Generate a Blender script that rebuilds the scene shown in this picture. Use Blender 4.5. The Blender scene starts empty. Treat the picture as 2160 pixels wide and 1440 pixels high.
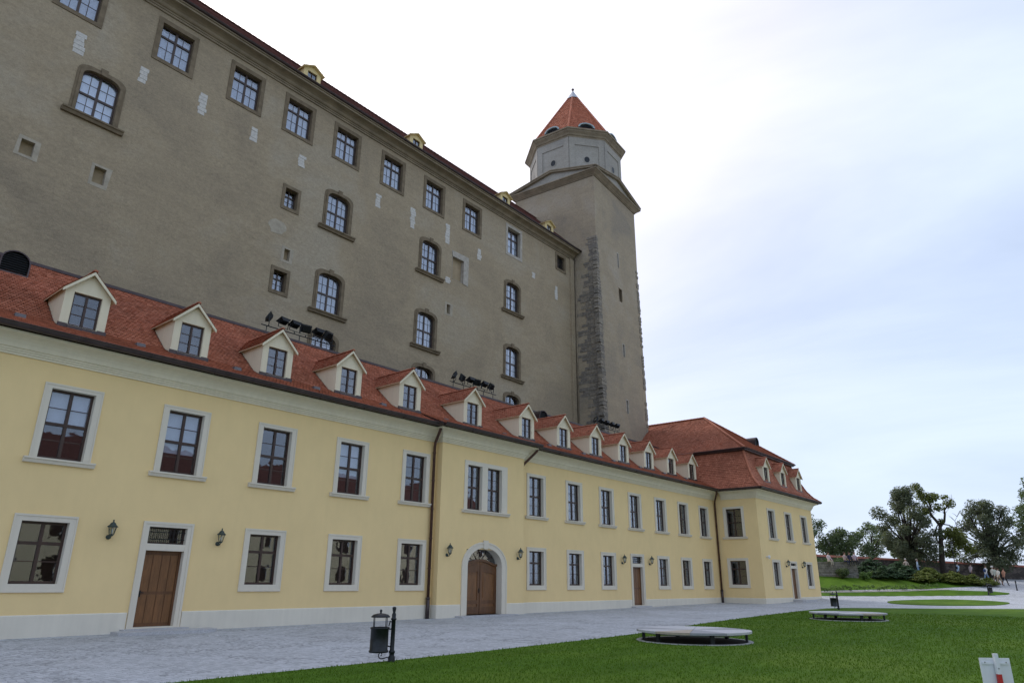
import bpy, bmesh, math, random
import numpy as np
from mathutils import Vector, Matrix
from mathutils.geometry import delaunay_2d_cdt

# ------------------------------------------------------------------ camera, sky, sun, exposure
scene = bpy.context.scene
col = scene.collection
R = math.radians

cam_d = bpy.data.cameras.new('camera'); cam = bpy.data.objects.new('camera', cam_d); col.objects.link(cam)
scene.camera = cam
cam_d.sensor_fit = 'HORIZONTAL'; cam_d.sensor_width = 36.0
cam_d.lens = 36.0 * 1465.307 / 2160.0
cam_d.clip_start = 0.1; cam_d.clip_end = 6000
pi_, ro_, ya_ = R(19.0406), R(0.51325), R(49.87916)
fw = Vector((math.sin(ya_)*math.cos(pi_), math.cos(ya_)*math.cos(pi_), math.sin(pi_)))
rt = Vector((math.cos(ya_), -math.sin(ya_), 0)); up = rt.cross(fw)
r2 = rt*math.cos(ro_) + up*math.sin(ro_); u2 = up*math.cos(ro_) - rt*math.sin(ro_)
M = Matrix(((r2.x, u2.x, -fw.x, 0), (r2.y, u2.y, -fw.y, 0), (r2.z, u2.z, -fw.z, 0), (0, 0, 0, 1)))
M.translation = Vector((0, -25.0, 1.7))
cam.matrix_world = M

SUN_EL, SUN_AZ = R(44.0), R(16.0)          # azimuth from +Y towards +X: behind the castle
sun_dir = Vector((math.sin(SUN_AZ)*math.cos(SUN_EL), math.cos(SUN_AZ)*math.cos(SUN_EL), math.sin(SUN_EL)))
sl = bpy.data.lights.new('sun', 'SUN'); sl.energy = 1.0; sl.angle = R(14); sl.color = (1, .96, .9)
sun = bpy.data.objects.new('sun', sl); col.objects.link(sun); sun.location = (0, 0, 80)
sun.rotation_euler = sun_dir.to_track_quat('Z', 'Y').to_euler()

scene.view_settings.view_transform = 'Standard'; scene.view_settings.look = 'None'
scene.view_settings.gamma = 1.0; scene.view_settings.use_curve_mapping = False
scene.view_settings.exposure = 0.46

W = bpy.data.worlds.new('World'); scene.world = W; W.use_nodes = True
def world():
    nt = W.node_tree; N = nt.nodes; L = nt.links; N.clear()
    out = N.new('ShaderNodeOutputWorld'); bg = N.new('ShaderNodeBackground'); bg.inputs['Strength'].default_value = 0.1
    sky = N.new('ShaderNodeTexSky'); sky.sky_type = 'NISHITA'; sky.sun_disc = False
    sky.sun_elevation = SUN_EL; sky.sun_rotation = SUN_AZ; sky.air_density = 1.0; sky.dust_density = 2.0; sky.ozone_density = 1.5
    tc = N.new('ShaderNodeTexCoord')
    sep = N.new('ShaderNodeSeparateXYZ'); L.new(tc.outputs['Generated'], sep.inputs[0])
    def math_(op, a, b=None, clamp=False):
        n = N.new('ShaderNodeMath'); n.operation = op; n.use_clamp = clamp
        for i, v in enumerate((a, b)):
            if v is None: continue
            if isinstance(v, (int, float)): n.inputs[i].default_value = v
            else: L.new(v, n.inputs[i])
        return n.outputs[0]
    zz = math_('ADD', math_('MAXIMUM', sep.outputs[2], 0.0), 0.22)
    cx = math_('DIVIDE', sep.outputs[0], zz); cy = math_('DIVIDE', sep.outputs[1], zz)
    cmb = N.new('ShaderNodeCombineXYZ'); L.new(cx, cmb.inputs[0]); L.new(cy, cmb.inputs[1])
    mp = N.new('ShaderNodeMapping'); L.new(cmb.outputs[0], mp.inputs[0]); mp.inputs['Rotation'].default_value = (0, 0, R(35)); mp.inputs['Scale'].default_value = (1.0, .55, 1)
    nz = N.new('ShaderNodeTexNoise'); L.new(mp.outputs[0], nz.inputs['Vector']); nz.inputs['Scale'].default_value = 1.1; nz.inputs['Detail'].default_value = 6; nz.inputs['Roughness'].default_value = .55
    nz.inputs['Distortion'].default_value = .4
    rp = N.new('ShaderNodeMapRange'); L.new(nz.outputs[0], rp.inputs[0]); rp.inputs[1].default_value = .33; rp.inputs[2].default_value = .66; rp.inputs[3].default_value = .50; rp.inputs[4].default_value = .96
    # thin cloud glows around the veiled sun
    dt = N.new('ShaderNodeVectorMath'); dt.operation = 'DOT_PRODUCT'; L.new(tc.outputs['Generated'], dt.inputs[0]); dt.inputs[1].default_value = sun_dir
    g = math_('POWER', math_('MAXIMUM', dt.outputs['Value'], 0.0), 5.0)
    lum = math_('ADD', math_('MULTIPLY', g, 6.0), 8.4)
    cc = N.new('ShaderNodeVectorMath'); cc.operation = 'SCALE'; L.new(lum, cc.inputs['Scale']); 
    tint = N.new('ShaderNodeValToRGB'); L.new(g, tint.inputs[0]); el = tint.color_ramp.elements
    el[0].position, el[0].color = 0.0, (.71, .83, 1.06, 1); el[1].position, el[1].color = .75, (1.0, .955, 1.0, 1)
    q = el.new(.22); q.color = (.92, .905, 1.03, 1)
    L.new(tint.outputs[0], cc.inputs[0])
    mx = N.new('ShaderNodeMix'); mx.data_type = 'RGBA'; L.new(rp.outputs[0], mx.inputs[0]); L.new(sky.outputs[0], mx.inputs[6]); L.new(cc.outputs[0], mx.inputs[7])
    L.new(mx.outputs[2], bg.inputs[0]); L.new(bg.outputs[0], out.inputs[0])
world()
try:
    scene.cycles.max_bounces = 6; scene.cycles.transparent_max_bounces = 12
except Exception: pass

rng = random.Random(7); nrng = np.random.default_rng(11)

# ------------------------------------------------------------------ materials
def new_mat(name):
    m = bpy.data.materials.new(name); m.use_nodes = True
    nt = m.node_tree; b = nt.nodes['Principled BSDF']
    return m, nt, b
def mnode(nt, op, a, b=None):
    n = nt.nodes.new('ShaderNodeMath'); n.operation = op
    for i, v in enumerate((a, b)):
        if v is None: continue
        if isinstance(v, (int, float)): n.inputs[i].default_value = v
        else: nt.links.new(v, n.inputs[i])
    return n.outputs[0]
def noise(nt, vec, scale, detail=4, rough=.55, dist=0):
    n = nt.nodes.new('ShaderNodeTexNoise'); n.inputs['Scale'].default_value = scale; n.inputs['Detail'].default_value = detail
    n.inputs['Roughness'].default_value = rough; n.inputs['Distortion'].default_value = dist
    if vec is not None: nt.links.new(vec, n.inputs['Vector'])
    return n.outputs[0]
def coords(nt, scale=(1, 1, 1), kind='Object', geo=False):
    if geo:
        src = nt.nodes.new('ShaderNodeNewGeometry').outputs['Position']
    else:
        src = nt.nodes.new('ShaderNodeTexCoord').outputs[kind]
    mp = nt.nodes.new('ShaderNodeMapping'); mp.inputs['Scale'].default_value = scale
    nt.links.new(src, mp.inputs[0]); return mp.outputs[0]
def ramp(nt, fac, stops):
    r = nt.nodes.new('ShaderNodeValToRGB'); nt.links.new(fac, r.inputs[0])
    e = r.color_ramp.elements
    e[0].position, e[0].color = stops[0][0], (*stops[0][1], 1); e[1].position, e[1].color = stops[-1][0], (*stops[-1][1], 1)
    for p, c in stops[1:-1]:
        q = e.new(p); q.color = (*c, 1)
    return r.outputs[0]
def mixc(nt, fac, a, b, mode='MIX'):
    n = nt.nodes.new('ShaderNodeMix'); n.data_type = 'RGBA'; n.blend_type = mode
    if isinstance(fac, (int, float)): n.inputs[0].default_value = fac
    else: nt.links.new(fac, n.inputs[0])
    for i, v in ((6, a), (7, b)):
        if isinstance(v, tuple): n.inputs[i].default_value = (*v, 1)
        else: nt.links.new(v, n.inputs[i])
    return n.outputs[2]
def bump(nt, b, h, strength=.3, dist=.02):
    n = nt.nodes.new('ShaderNodeBump'); n.inputs['Strength'].default_value = strength; n.inputs['Distance'].default_value = dist
    nt.links.new(h, n.inputs['Height']); nt.links.new(n.outputs[0], b.inputs['Normal'])
def sc(c, k): return tuple(min(1, v*k) for v in c)

def plain(name, c, rough=.6, metal=0, var=.12, scale=8, bmp=0, geo=False, spec=.4):
    m, nt, b = new_mat(name)
    v = coords(nt, geo=geo); n = noise(nt, v, scale, 5)
    nt.links.new(ramp(nt, n, [(.3, sc(c, 1-var)), (.7, sc(c, 1+var))]), b.inputs['Base Color'])
    b.inputs['Roughness'].default_value = rough; b.inputs['Metallic'].default_value = metal
    b.inputs['Specular IOR Level'].default_value = spec
    if bmp: bump(nt, b, n, bmp, .02)
    return m
MAT = {}
def stucco(name, c, fine=60, spots=.07, streak=.05, bmp=.25, bdist=.01):
    """rendered wall: fine grain, soft blotches and faint rain streaks"""
    m, nt, b = new_mat(name)
    big = noise(nt, coords(nt, geo=True), .35, 5, .6); mid = noise(nt, coords(nt, (1, 1, .5), geo=True), 2.2, 4)
    st = noise(nt, coords(nt, (3.5, 3.5, .12), geo=True), 1.6, 3); fn = noise(nt, coords(nt, geo=True), fine, 3)
    c1 = ramp(nt, big, [(.3, sc(c, 1-spots)), (.7, sc(c, 1+spots))])
    c2 = mixc(nt, 1.0, c1, ramp(nt, mid, [(.3, (1-spots*.6,)*3), (.7, (1+spots*.4,)*3)]), 'MULTIPLY')
    c3 = mixc(nt, 1.0, c2, ramp(nt, st, [(.35, (1-streak,)*3), (.6, (1, 1, 1))]), 'MULTIPLY')
    c4 = mixc(nt, 1.0, c3, ramp(nt, fn, [(.3, (.95,)*3), (.7, (1, 1, 1))]), 'MULTIPLY')
    nt.links.new(c4, b.inputs['Base Color']); b.inputs['Roughness'].default_value = .92; b.inputs['Specular IOR Level'].default_value = .15
    bump(nt, b, fn, bmp, bdist)
    return m
def castle_render(name, cA, cB, cC):
    """old roughcast: drag lines along the courses, grey and warm blotches, darker soot patches"""
    m, nt, b = new_mat(name)
    big = noise(nt, coords(nt, (1, 1, 1), geo=True), .16, 6, .65, .6)
    crs = noise(nt, coords(nt, (.5, .5, 3.2), geo=True), .9, 5, .65)
    fn = noise(nt, coords(nt, (1, 1, 1.7), geo=True), 5, 6, .75)
    gr = noise(nt, coords(nt, geo=True), 26, 3, .6)
    c1 = ramp(nt, big, [(.33, cA), (.5, cB), (.68, cC)])
    c2 = mixc(nt, 1.0, c1, ramp(nt, crs, [(.3, (.92,)*3), (.55, (1, 1, 1)), (.75, (1.05, 1.045, 1.03))]), 'MULTIPLY')
    c3 = mixc(nt, 1.0, c2, ramp(nt, fn, [(.3, (.80,)*3), (.62, (1.08,)*3)]), 'MULTIPLY')
    c4 = mixc(nt, 1.0, c3, ramp(nt, gr, [(.3, (.82,)*3), (.65, (1.06,)*3)]), 'MULTIPLY')
    nt.links.new(c4, b.inputs['Base Color']); b.inputs['Roughness'].default_value = .95; b.inputs['Specular IOR Level'].default_value = .1
    h = mnode(nt, 'ADD', fn, mnode(nt, 'MULTIPLY', gr, .6)); bump(nt, b, h, .55, .03)
    return m
def tile_mat(name, c, weather=.25):
    m, nt, b = new_mat(name)
    a = nt.nodes.new('ShaderNodeAttribute'); a.attribute_name = 'tint'
    big = noise(nt, coords(nt, geo=True), .45, 4); fn = noise(nt, coords(nt, geo=True), 40, 3)
    c1 = ramp(nt, a.outputs['Fac'], [(0, sc(c, .66)), (.5, c), (1, (min(1, c[0]*1.25), c[1]*1.4, c[2]*1.45))])
    c2 = mixc(nt, 1.0, c1, ramp(nt, big, [(.3, (1-weather,)*3), (.65, (1.05,)*3)]), 'MULTIPLY')
    c3 = mixc(nt, 1.0, c2, ramp(nt, fn, [(.3, (.88,)*3), (.7, (1.04,)*3)]), 'MULTIPLY')
    nt.links.new(c3, b.inputs['Base Color']); b.inputs['Roughness'].default_value = .8; b.inputs['Specular IOR Level'].default_value = .25
    return m
def wood(name, c, sz=(14, 14, 1.1)):
    m, nt, b = new_mat(name)
    n = noise(nt, coords(nt, sz), 2.2, 6, .65, 1.2); bg = noise(nt, coords(nt, (3, 3, .6)), 1.3, 3)
    c1 = ramp(nt, n, [(.3, sc(c, .6)), (.5, c), (.72, sc(c, 1.25))])
    nt.links.new(mixc(nt, 1.0, c1, ramp(nt, bg, [(.3, (.78,)*3), (.7, (1.08,)*3)]), 'MULTIPLY'), b.inputs['Base Color'])
    b.inputs['Roughness'].default_value = .45; bump(nt, b, n, .15, .004)
    return m
def glass(name, tintc, refl=.10, gain=.75, rough=.015):
    m, nt, b = new_mat(name); nt.nodes.remove(b)
    out = nt.nodes['Material Output']
    tr = nt.nodes.new('ShaderNodeBsdfTransparent'); tr.inputs[0].default_value = (*tintc, 1)
    gl = nt.nodes.new('ShaderNodeBsdfGlossy'); gl.inputs['Roughness'].default_value = rough; gl.inputs[0].default_value = (.92, .96, 1, 1)
    lw = nt.nodes.new('ShaderNodeLayerWeight'); lw.inputs[0].default_value = .5
    f = mnode(nt, 'ADD', mnode(nt, 'MULTIPLY', mnode(nt, 'POWER', lw.outputs['Facing'], 2.2), gain), refl)
    # old panes are never perfectly flat
    n = noise(nt, coords(nt, geo=True), 1.6, 2); bp = nt.nodes.new('ShaderNodeBump'); bp.inputs['Strength'].default_value = .05; bp.inputs['Distance'].default_value = .05
    nt.links.new(n, bp.inputs['Height']); nt.links.new(bp.outputs[0], gl.inputs['Normal'])
    mx = nt.nodes.new('ShaderNodeMixShader'); nt.links.new(f, mx.inputs[0]); nt.links.new(tr.outputs[0], mx.inputs[1]); nt.links.new(gl.outputs[0], mx.inputs[2])
    nt.links.new(mx.outputs[0], out.inputs[0])
    return m
def leaf_mat(name, c, trans=.25):
    m, nt, b = new_mat(name)
    a = nt.nodes.new('ShaderNodeAttribute'); a.attribute_name = 'tint'
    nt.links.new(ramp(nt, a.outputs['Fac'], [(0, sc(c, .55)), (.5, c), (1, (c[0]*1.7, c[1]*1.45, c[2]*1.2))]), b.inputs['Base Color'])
    b.inputs['Roughness'].default_value = .6; b.inputs['Specular IOR Level'].default_value = .25
    t = nt.nodes.new('ShaderNodeBsdfTranslucent'); t.inputs[0].default_value = (c[0]*1.6, c[1]*1.5, c[2], 1)
    mx = nt.nodes.new('ShaderNodeMixShader'); mx.inputs[0].default_value = trans
    out = nt.nodes['Material Output']
    nt.links.new(b.outputs[0], mx.inputs[1]); nt.links.new(t.outputs[0], mx.inputs[2]); nt.links.new(mx.outputs[0], out.inputs[0])
    return m
def sett_mat(name):
    m, nt, b = new_mat(name)
    v = coords(nt, geo=True)
    w = nt.nodes.new('ShaderNodeVectorMath'); w.operation = 'ADD'; nt.links.new(v, w.inputs[0])
    nn = nt.nodes.new('ShaderNodeTexNoise'); nn.inputs['Scale'].default_value = .5; nt.links.new(v, nn.inputs['Vector'])
    s2 = nt.nodes.new('ShaderNodeVectorMath'); s2.operation = 'SCALE'; s2.inputs['Scale'].default_value = .35; nt.links.new(nn.outputs['Color'], s2.inputs[0]); nt.links.new(s2.outputs[0], w.inputs[1])
    vo = nt.nodes.new('ShaderNodeTexVoronoi'); vo.inputs['Scale'].default_value = 8.0; vo.inputs['Randomness'].default_value = .35; nt.links.new(w.outputs[0], vo.inputs['Vector'])
    ve = nt.nodes.new('ShaderNodeTexVoronoi'); ve.feature = 'DISTANCE_TO_EDGE'; ve.inputs['Scale'].default_value = 8.0; ve.inputs['Randomness'].default_value = .35; nt.links.new(w.outputs[0], ve.inputs['Vector'])
    se = nt.nodes.new('ShaderNodeSeparateColor'); nt.links.new(vo.outputs['Color'], se.inputs[0])
    c1 = ramp(nt, se.outputs[0], [(0, (.38, .40, .42)), (.5, (.46, .48, .505)), (1, (.53, .55, .575))])
    jn = ramp(nt, ve.outputs['Distance'], [(0.02, (.56,)*3), (.08, (1, 1, 1))])
    c2 = mixc(nt, 1.0, c1, jn, 'MULTIPLY')
    big = noise(nt, coords(nt, geo=True), .22, 5, .6)
    c3 = mixc(nt, 1.0, c2, ramp(nt, big, [(.3, (.86, .85, .84)), (.68, (1.06, 1.06, 1.07))]), 'MULTIPLY')
    nt.links.new(c3, b.inputs['Base Color']); b.inputs['Roughness'].default_value = .75; b.inputs['Specular IOR Level'].default_value = .3
    bump(nt, b, ramp(nt, ve.outputs['Distance'], [(0, (0,)*3), (.12, (1,)*3)]), .4, .010)
    return m
def lawn_mat(name):
    m, nt, b = new_mat(name)
    big = noise(nt, coords(nt, (1, 1, 1), geo=True), .13, 4, .6, .4); mow = noise(nt, coords(nt, (.35, 1.3, 1), geo=True), .9, 4)
    fn = noise(nt, coords(nt, (1, 1, 1), geo=True), 22, 4, .7)
    c1 = ramp(nt, big, [(.3, (.052, .122, .008)), (.52, (.076, .150, .011)), (.72, (.115, .180, .020))])
    c2 = mixc(nt, 1.0, c1, ramp(nt, mow, [(.32, (.8, .82, .8)), (.65, (1.12, 1.1, 1.1))]), 'MULTIPLY')
    c3 = mixc(nt, 1.0, c2, ramp(nt, fn, [(.3, (.80,)*3), (.7, (1.12,)*3)]), 'MULTIPLY')
    nt.links.new(c3, b.inputs['Base Color']); b.inputs['Roughness'].default_value = .9; b.inputs['Specular IOR Level'].default_value = .1
    bump(nt, b, fn, .5, .03)
    return m
def rubble_mat(name, c, s=2.2):
    m, nt, b = new_mat(name)
    v = coords(nt, (1, 1, 1.7), geo=True)
    vo = nt.nodes.new('ShaderNodeTexVoronoi'); vo.inputs['Scale'].default_value = s; nt.links.new(v, vo.inputs['Vector'])
    ve = nt.nodes.new('ShaderNodeTexVoronoi'); ve.feature = 'DISTANCE_TO_EDGE'; ve.inputs['Scale'].default_value = s; nt.links.new(v, ve.inputs['Vector'])
    se = nt.nodes.new('ShaderNodeSeparateColor'); nt.links.new(vo.outputs['Color'], se.inputs[0])
    c1 = ramp(nt, se.outputs[1], [(0, sc(c, .55)), (.5, c), (1, sc(c, 1.6))])
    c2 = mixc(nt, 1.0, c1, ramp(nt, ve.outputs['Distance'], [(.01, (.7,)*3), (.08, (1,)*3)]), 'MULTIPLY')
    n = noise(nt, coords(nt, geo=True), 14, 4)
    nt.links.new(mixc(nt, 1.0, c2, ramp(nt, n, [(.3, (.75,)*3), (.7, (1.1,)*3)]), 'MULTIPLY'), b.inputs['Base Color'])
    b.inputs['Roughness'].default_value = .95
    bump(nt, b, ve.outputs['Distance'], .6, .06)
    return m

MAT['yellow'] = stucco('yellow_render', (.86, .655, .335), spots=.035, streak=.008)
MAT['yellow2'] = stucco('yellow_dormer_render', (.72, .58, .30), spots=.05)
MAT['cream'] = stucco('cream_plaster', (.78, .715, .545), spots=.04, streak=.05)
MAT['trim'] = stucco('grey_white_trim', (.73, .67, .555), spots=.03, streak=.03)
MAT['plinth'] = stucco('plinth_plaster', (.76, .71, .60), spots=.05, streak=.035)
MAT['soffit'] = plain('dormer_soffit', (.60, .46, .30), .7)
MAT['castle'] = castle_render('castle_roughcast', (.315, .258, .184), (.38, .308, .212), (.40, .342, .257))
MAT['tower'] = castle_render('tower_roughcast', (.295, .252, .196), (.375, .308, .218), (.40, .345, .272))
MAT['drum'] = castle_render('drum_plaster', (.28, .265, .245), (.36, .335, .29), (.40, .38, .34))
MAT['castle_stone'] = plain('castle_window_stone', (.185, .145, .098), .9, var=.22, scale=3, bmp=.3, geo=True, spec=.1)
MAT['castle_stone_edge'] = plain('castle_niche_edge', (.38, .335, .265), .9, var=.15, scale=4, bmp=.3, geo=True, spec=.1)
MAT['castle_stone_pale'] = plain('castle_pale_stone', (.40, .365, .315), .9, var=.18, scale=4, bmp=.3, geo=True, spec=.1)
MAT['castle_cornice'] = plain('castle_cornice_stone', (.255, .21, .15), .9, var=.2, scale=1.2, bmp=.2, geo=True, spec=.1)
MAT['niche'] = plain('niche_plaster', (.34, .265, .17), .95, var=.12, scale=3, geo=True)
MAT['rubble_dark'] = plain('dark_rubble_stone', (.195, .175, .15), .95, var=.3, scale=5, bmp=.6, geo=True, spec=.1)
MAT['rubble_mid'] = plain('grey_rubble_stone', (.245, .215, .175), .95, var=.3, scale=5, bmp=.6, geo=True, spec=.1)
MAT['whitebrick'] = plain('limewashed_brick', (.53, .505, .465), .9, var=.15, scale=9, bmp=.4, geo=True)
MAT['tile'] = tile_mat('red_roof_tile', (.465, .170, .100))
MAT['tile_castle'] = tile_mat('castle_roof_tile', (.21, .095, .085))
MAT['tile_tower'] = tile_mat('tower_roof_tile', (.46, .155, .085), .12)
MAT['deck'] = plain('roof_underlay', (.07, .03, .024), .9)
MAT['gutter'] = plain('dark_bronze_gutter', (.075, .058, .058), .38, .6, var=.2, scale=3, geo=True)
MAT['pipe'] = plain('copper_downpipe', (.10, .055, .042), .4, .6, var=.25, scale=5, geo=True)
MAT['iron'] = plain('black_iron', (.018, .021, .024), .45, .3, var=.3, scale=12)
MAT['verdigris'] = plain('verdigris_lantern', (.055, .075, .068), .5, .4, var=.3, scale=14)
MAT['zinc'] = plain('zinc_sheet', (.38, .41, .45), .4, .6, var=.1)
MAT['lead'] = plain('lead_cowl', (.15, .14, .145), .6, .3, var=.2)
MAT['copper_green'] = plain('green_grey_copper', (.32, .40, .41), .6, .2, var=.15)
MAT['frame'] = wood('dark_brown_frame', (.050, .026, .019))
MAT['frame_castle'] = wood('castle_window_wood', (.055, .034, .026))
MAT['door'] = wood('oak_door', (.20, .088, .030))
MAT['door_dark'] = wood('dark_oak_door', (.14, .060, .022))
MAT['glass'] = glass('window_glass', (.84, .87, .92), .085, .62)
MAT['glass_castle'] = glass('castle_window_glass', (.86, .89, .94), .12, .5, .03)
MAT['lamp_glass'] = glass('lantern_glass', (.82, .84, .80), .12, .4, .08)
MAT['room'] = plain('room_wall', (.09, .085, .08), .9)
MAT['blind'] = plain('white_roller_blind', (.72, .73, .74), .9, var=.04)
MAT['curtain'] = plain('lace_curtain', (.52, .53, .56), .95, var=.18, scale=9)
MAT['curtain_white'] = plain('white_curtain', (.90, .92, .95), .95, var=.04, scale=9)
MAT['setts'] = sett_mat('granite_setts')
MAT['lawn'] = lawn_mat('lawn_turf')
MAT['edging'] = plain('stone_edging', (.42, .42, .41), .85, geo=True)
MAT['step'] = plain('granite_step', (.46, .46, .47), .75, var=.2, scale=30, geo=True, bmp=.2)
MAT['disc_white'] = plain('pale_stone_slab', (.50, .505, .52), .6, var=.08, scale=10, geo=True)
MAT['disc_grey'] = plain('grey_stone_slab', (.30, .31, .33), .6, var=.10, scale=10, geo=True)
MAT['disc_tan'] = plain('tan_stone_slab', (.42, .36, .28), .6, var=.10, scale=10, geo=True)
MAT['pit'] = plain('dark_gravel_pit', (.016, .012, .010), .95, var=.4, scale=30, geo=True)
MAT['brickcap'] = tile_mat('wall_cap_tile', (.22, .072, .05))
MAT['rubblewall'] = rubble_mat('rubble_masonry', (.085, .072, .063))
MAT['rubblestone'] = plain('retaining_stone', (.22, .21, .19), .95, var=.4, scale=3, bmp=.5, geo=True)
MAT['bark'] = plain('bark', (.045, .035, .028), .95, var=.4, scale=6, bmp=.6, geo=True)
MAT['soil'] = plain('bed_soil_gravel', (.36, .34, .31), .95, var=.3, scale=20, geo=True)
MAT['signwhite'] = plain('white_enamel', (.74, .76, .80), .35, var=.03)
MAT['signred'] = plain('red_enamel', (.50, .03, .03), .4, var=.06)
MAT['steel'] = plain('galvanised_steel', (.40, .41, .43), .4, .8)
MAT['camwhite'] = plain('white_plastic', (.75, .76, .77), .4, var=.03)

# ------------------------------------------------------------------ mesh builder
class MB:
    def __init__(s): s.v = []; s.f = []; s.m = []; s.t = []; s.sm = []; s.cm = 0; s.tint = None
    def add(s, vs, fs, tint=None, smooth=False):
        o = len(s.v); s.v.extend(vs)
        for f in fs:
            s.f.append(tuple(o+i for i in f)); s.m.append(s.cm); s.t.append(.5 if tint is None else tint); s.sm.append(smooth)
        return s
    def box(s, x0, x1, y0, y1, z0, z1, tint=None):
        return s.add([(x0, y0, z0), (x1, y0, z0), (x1, y1, z0), (x0, y1, z0), (x0, y0, z1), (x1, y0, z1), (x1, y1, z1), (x0, y1, z1)],
                     [(0, 3, 2, 1), (4, 5, 6, 7), (0, 1, 5, 4), (1, 2, 6, 5), (2, 3, 7, 6), (3, 0, 4, 7)], tint)
    def hexa(s, p, tint=None):   # 8 points: bottom 4 ccw, top 4 ccw
        return s.add(p, [(0, 3, 2, 1), (4, 5, 6, 7), (0, 1, 5, 4), (1, 2, 6, 5), (2, 3, 7, 6), (3, 0, 4, 7)], tint)
    def prism(s, pts, axis, a0, a1):
        """polygon (2D) extruded along an axis; axis 'x': pts=(y,z), 'y': pts=(x,z), 'z': pts=(x,y)"""
        def P(q, a): return {'x': (a, q[0], q[1]), 'y': (q[0], a, q[1]), 'z': (q[0], q[1], a)}[axis]
        n = len(pts); vs = [P(q, a0) for q in pts]+[P(q, a1) for q in pts]
        fs = [tuple(range(n))[::-1], tuple(range(n, 2*n))]+[(i, (i+1) % n, n+(i+1) % n, n+i) for i in range(n)]
        return s.add(vs, fs)
    def ring(s, outer, inner, y0, y1, y2=None):
        """frame between two (x,z) outlines of equal length, front at y0, back of the outside at y1, back of the inside at y2"""
        n = len(outer); y2 = y1 if y2 is None else y2
        vs = [(x, y0, z) for x, z in outer]+[(x, y0, z) for x, z in inner]+[(x, y1, z) for x, z in outer]+[(x, y2, z) for x, z in inner]
        fs = []
        for i in range(n):
            j = (i+1) % n
            fs += [(i, j, n+j, n+i), (n+i, n+j, 3*n+j, 3*n+i), (j, i, 2*n+i, 2*n+j), (2*n+i, 2*n+j, 3*n+j, 3*n+i)[::-1]]
        return s.add(vs, fs)
    def tube(s, path, r, n=8, cap=True):
        path = [Vector(p) for p in path]; rs = r if isinstance(r, (list, tuple)) else [r]*len(path)
        vs = []; N = len(path); ref = None
        for i, p in enumerate(path):
            d = (path[min(i+1, N-1)]-path[max(i-1, 0)])
            if d.length < 1e-9: d = Vector((0, 0, 1))
            d.normalize()
            if ref is None: ref = d.cross(Vector((.31, .57, .76))).normalized()
            a = (ref-d*ref.dot(d)); a = a.normalized() if a.length > 1e-6 else d.orthogonal().normalized(); ref = a; b = d.cross(a)
            for k in range(n):
                t = 2*math.pi*k/n; vs.append(tuple(p+(a*math.cos(t)+b*math.sin(t))*rs[i]))
        fs = [(i*n+k, i*n+(k+1) % n, (i+1)*n+(k+1) % n, (i+1)*n+k) for i in range(N-1) for k in range(n)]
        s.add(vs, fs, smooth=True)
        if cap:
            o = len(s.v)-len(vs)
            for f in (tuple(range(n))[::-1], tuple((N-1)*n+k for k in range(n))):
                s.f.append(tuple(o+i for i in f)); s.m.append(s.cm); s.t.append(.5); s.sm.append(False)
        return s
    def lathe(s, prof, n=16, c=(0, 0, 0), smooth=True, rot=0, sx=1, sy=1):
        vs = [(c[0]+sx*r*math.cos(rot+2*math.pi*k/n), c[1]+sy*r*math.sin(rot+2*math.pi*k/n), c[2]+z) for r, z in prof for k in range(n)]
        fs = [(i*n+k, i*n+(k+1) % n, (i+1)*n+(k+1) % n, (i+1)*n+k) for i in range(len(prof)-1) for k in range(n)]
        return s.add(vs, fs, smooth=smooth)
    def mesh(s, name, mats):
        me = bpy.data.meshes.new(name); me.from_pydata(s.v, [], s.f)
        for m in (mats if isinstance(mats, (list, tuple)) else [mats]): me.materials.append(m)
        me.polygons.foreach_set('material_index', s.m); me.polygons.foreach_set('use_smooth', s.sm)
        a = me.attributes.new('tint', 'FLOAT', 'FACE'); a.data.foreach_set('value', s.t)
        me.update(); return me
    def build(s, name, mats, parent=None, loc=(0, 0, 0), rot=(0, 0, 0)):
        return place(name, s.mesh(name, mats), parent, loc, rot)
def place(name, me, parent=None, loc=(0, 0, 0), rot=(0, 0, 0)):
    o = bpy.data.objects.new(name, me); col.objects.link(o); o.parent = parent; o.location = loc; o.rotation_euler = rot; return o
def tag(o, label=None, cat=None, group=None, kind=None):
    if label: o['label'] = label
    if cat: o['category'] = cat
    if group: o['group'] = group
    if kind: o['kind'] = kind
    return o
def empty(name, loc=(0, 0, 0), rz=0):
    o = bpy.data.objects.new(name, None); col.objects.link(o); o.location = loc; o.rotation_euler = (0, 0, rz); o.empty_display_size = .3; return o
def copy_tree(o, parent=None):
    c = o.copy(); col.objects.link(c); c.parent = parent
    for ch in o.children: copy_tree(ch, c)
    return c

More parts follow.
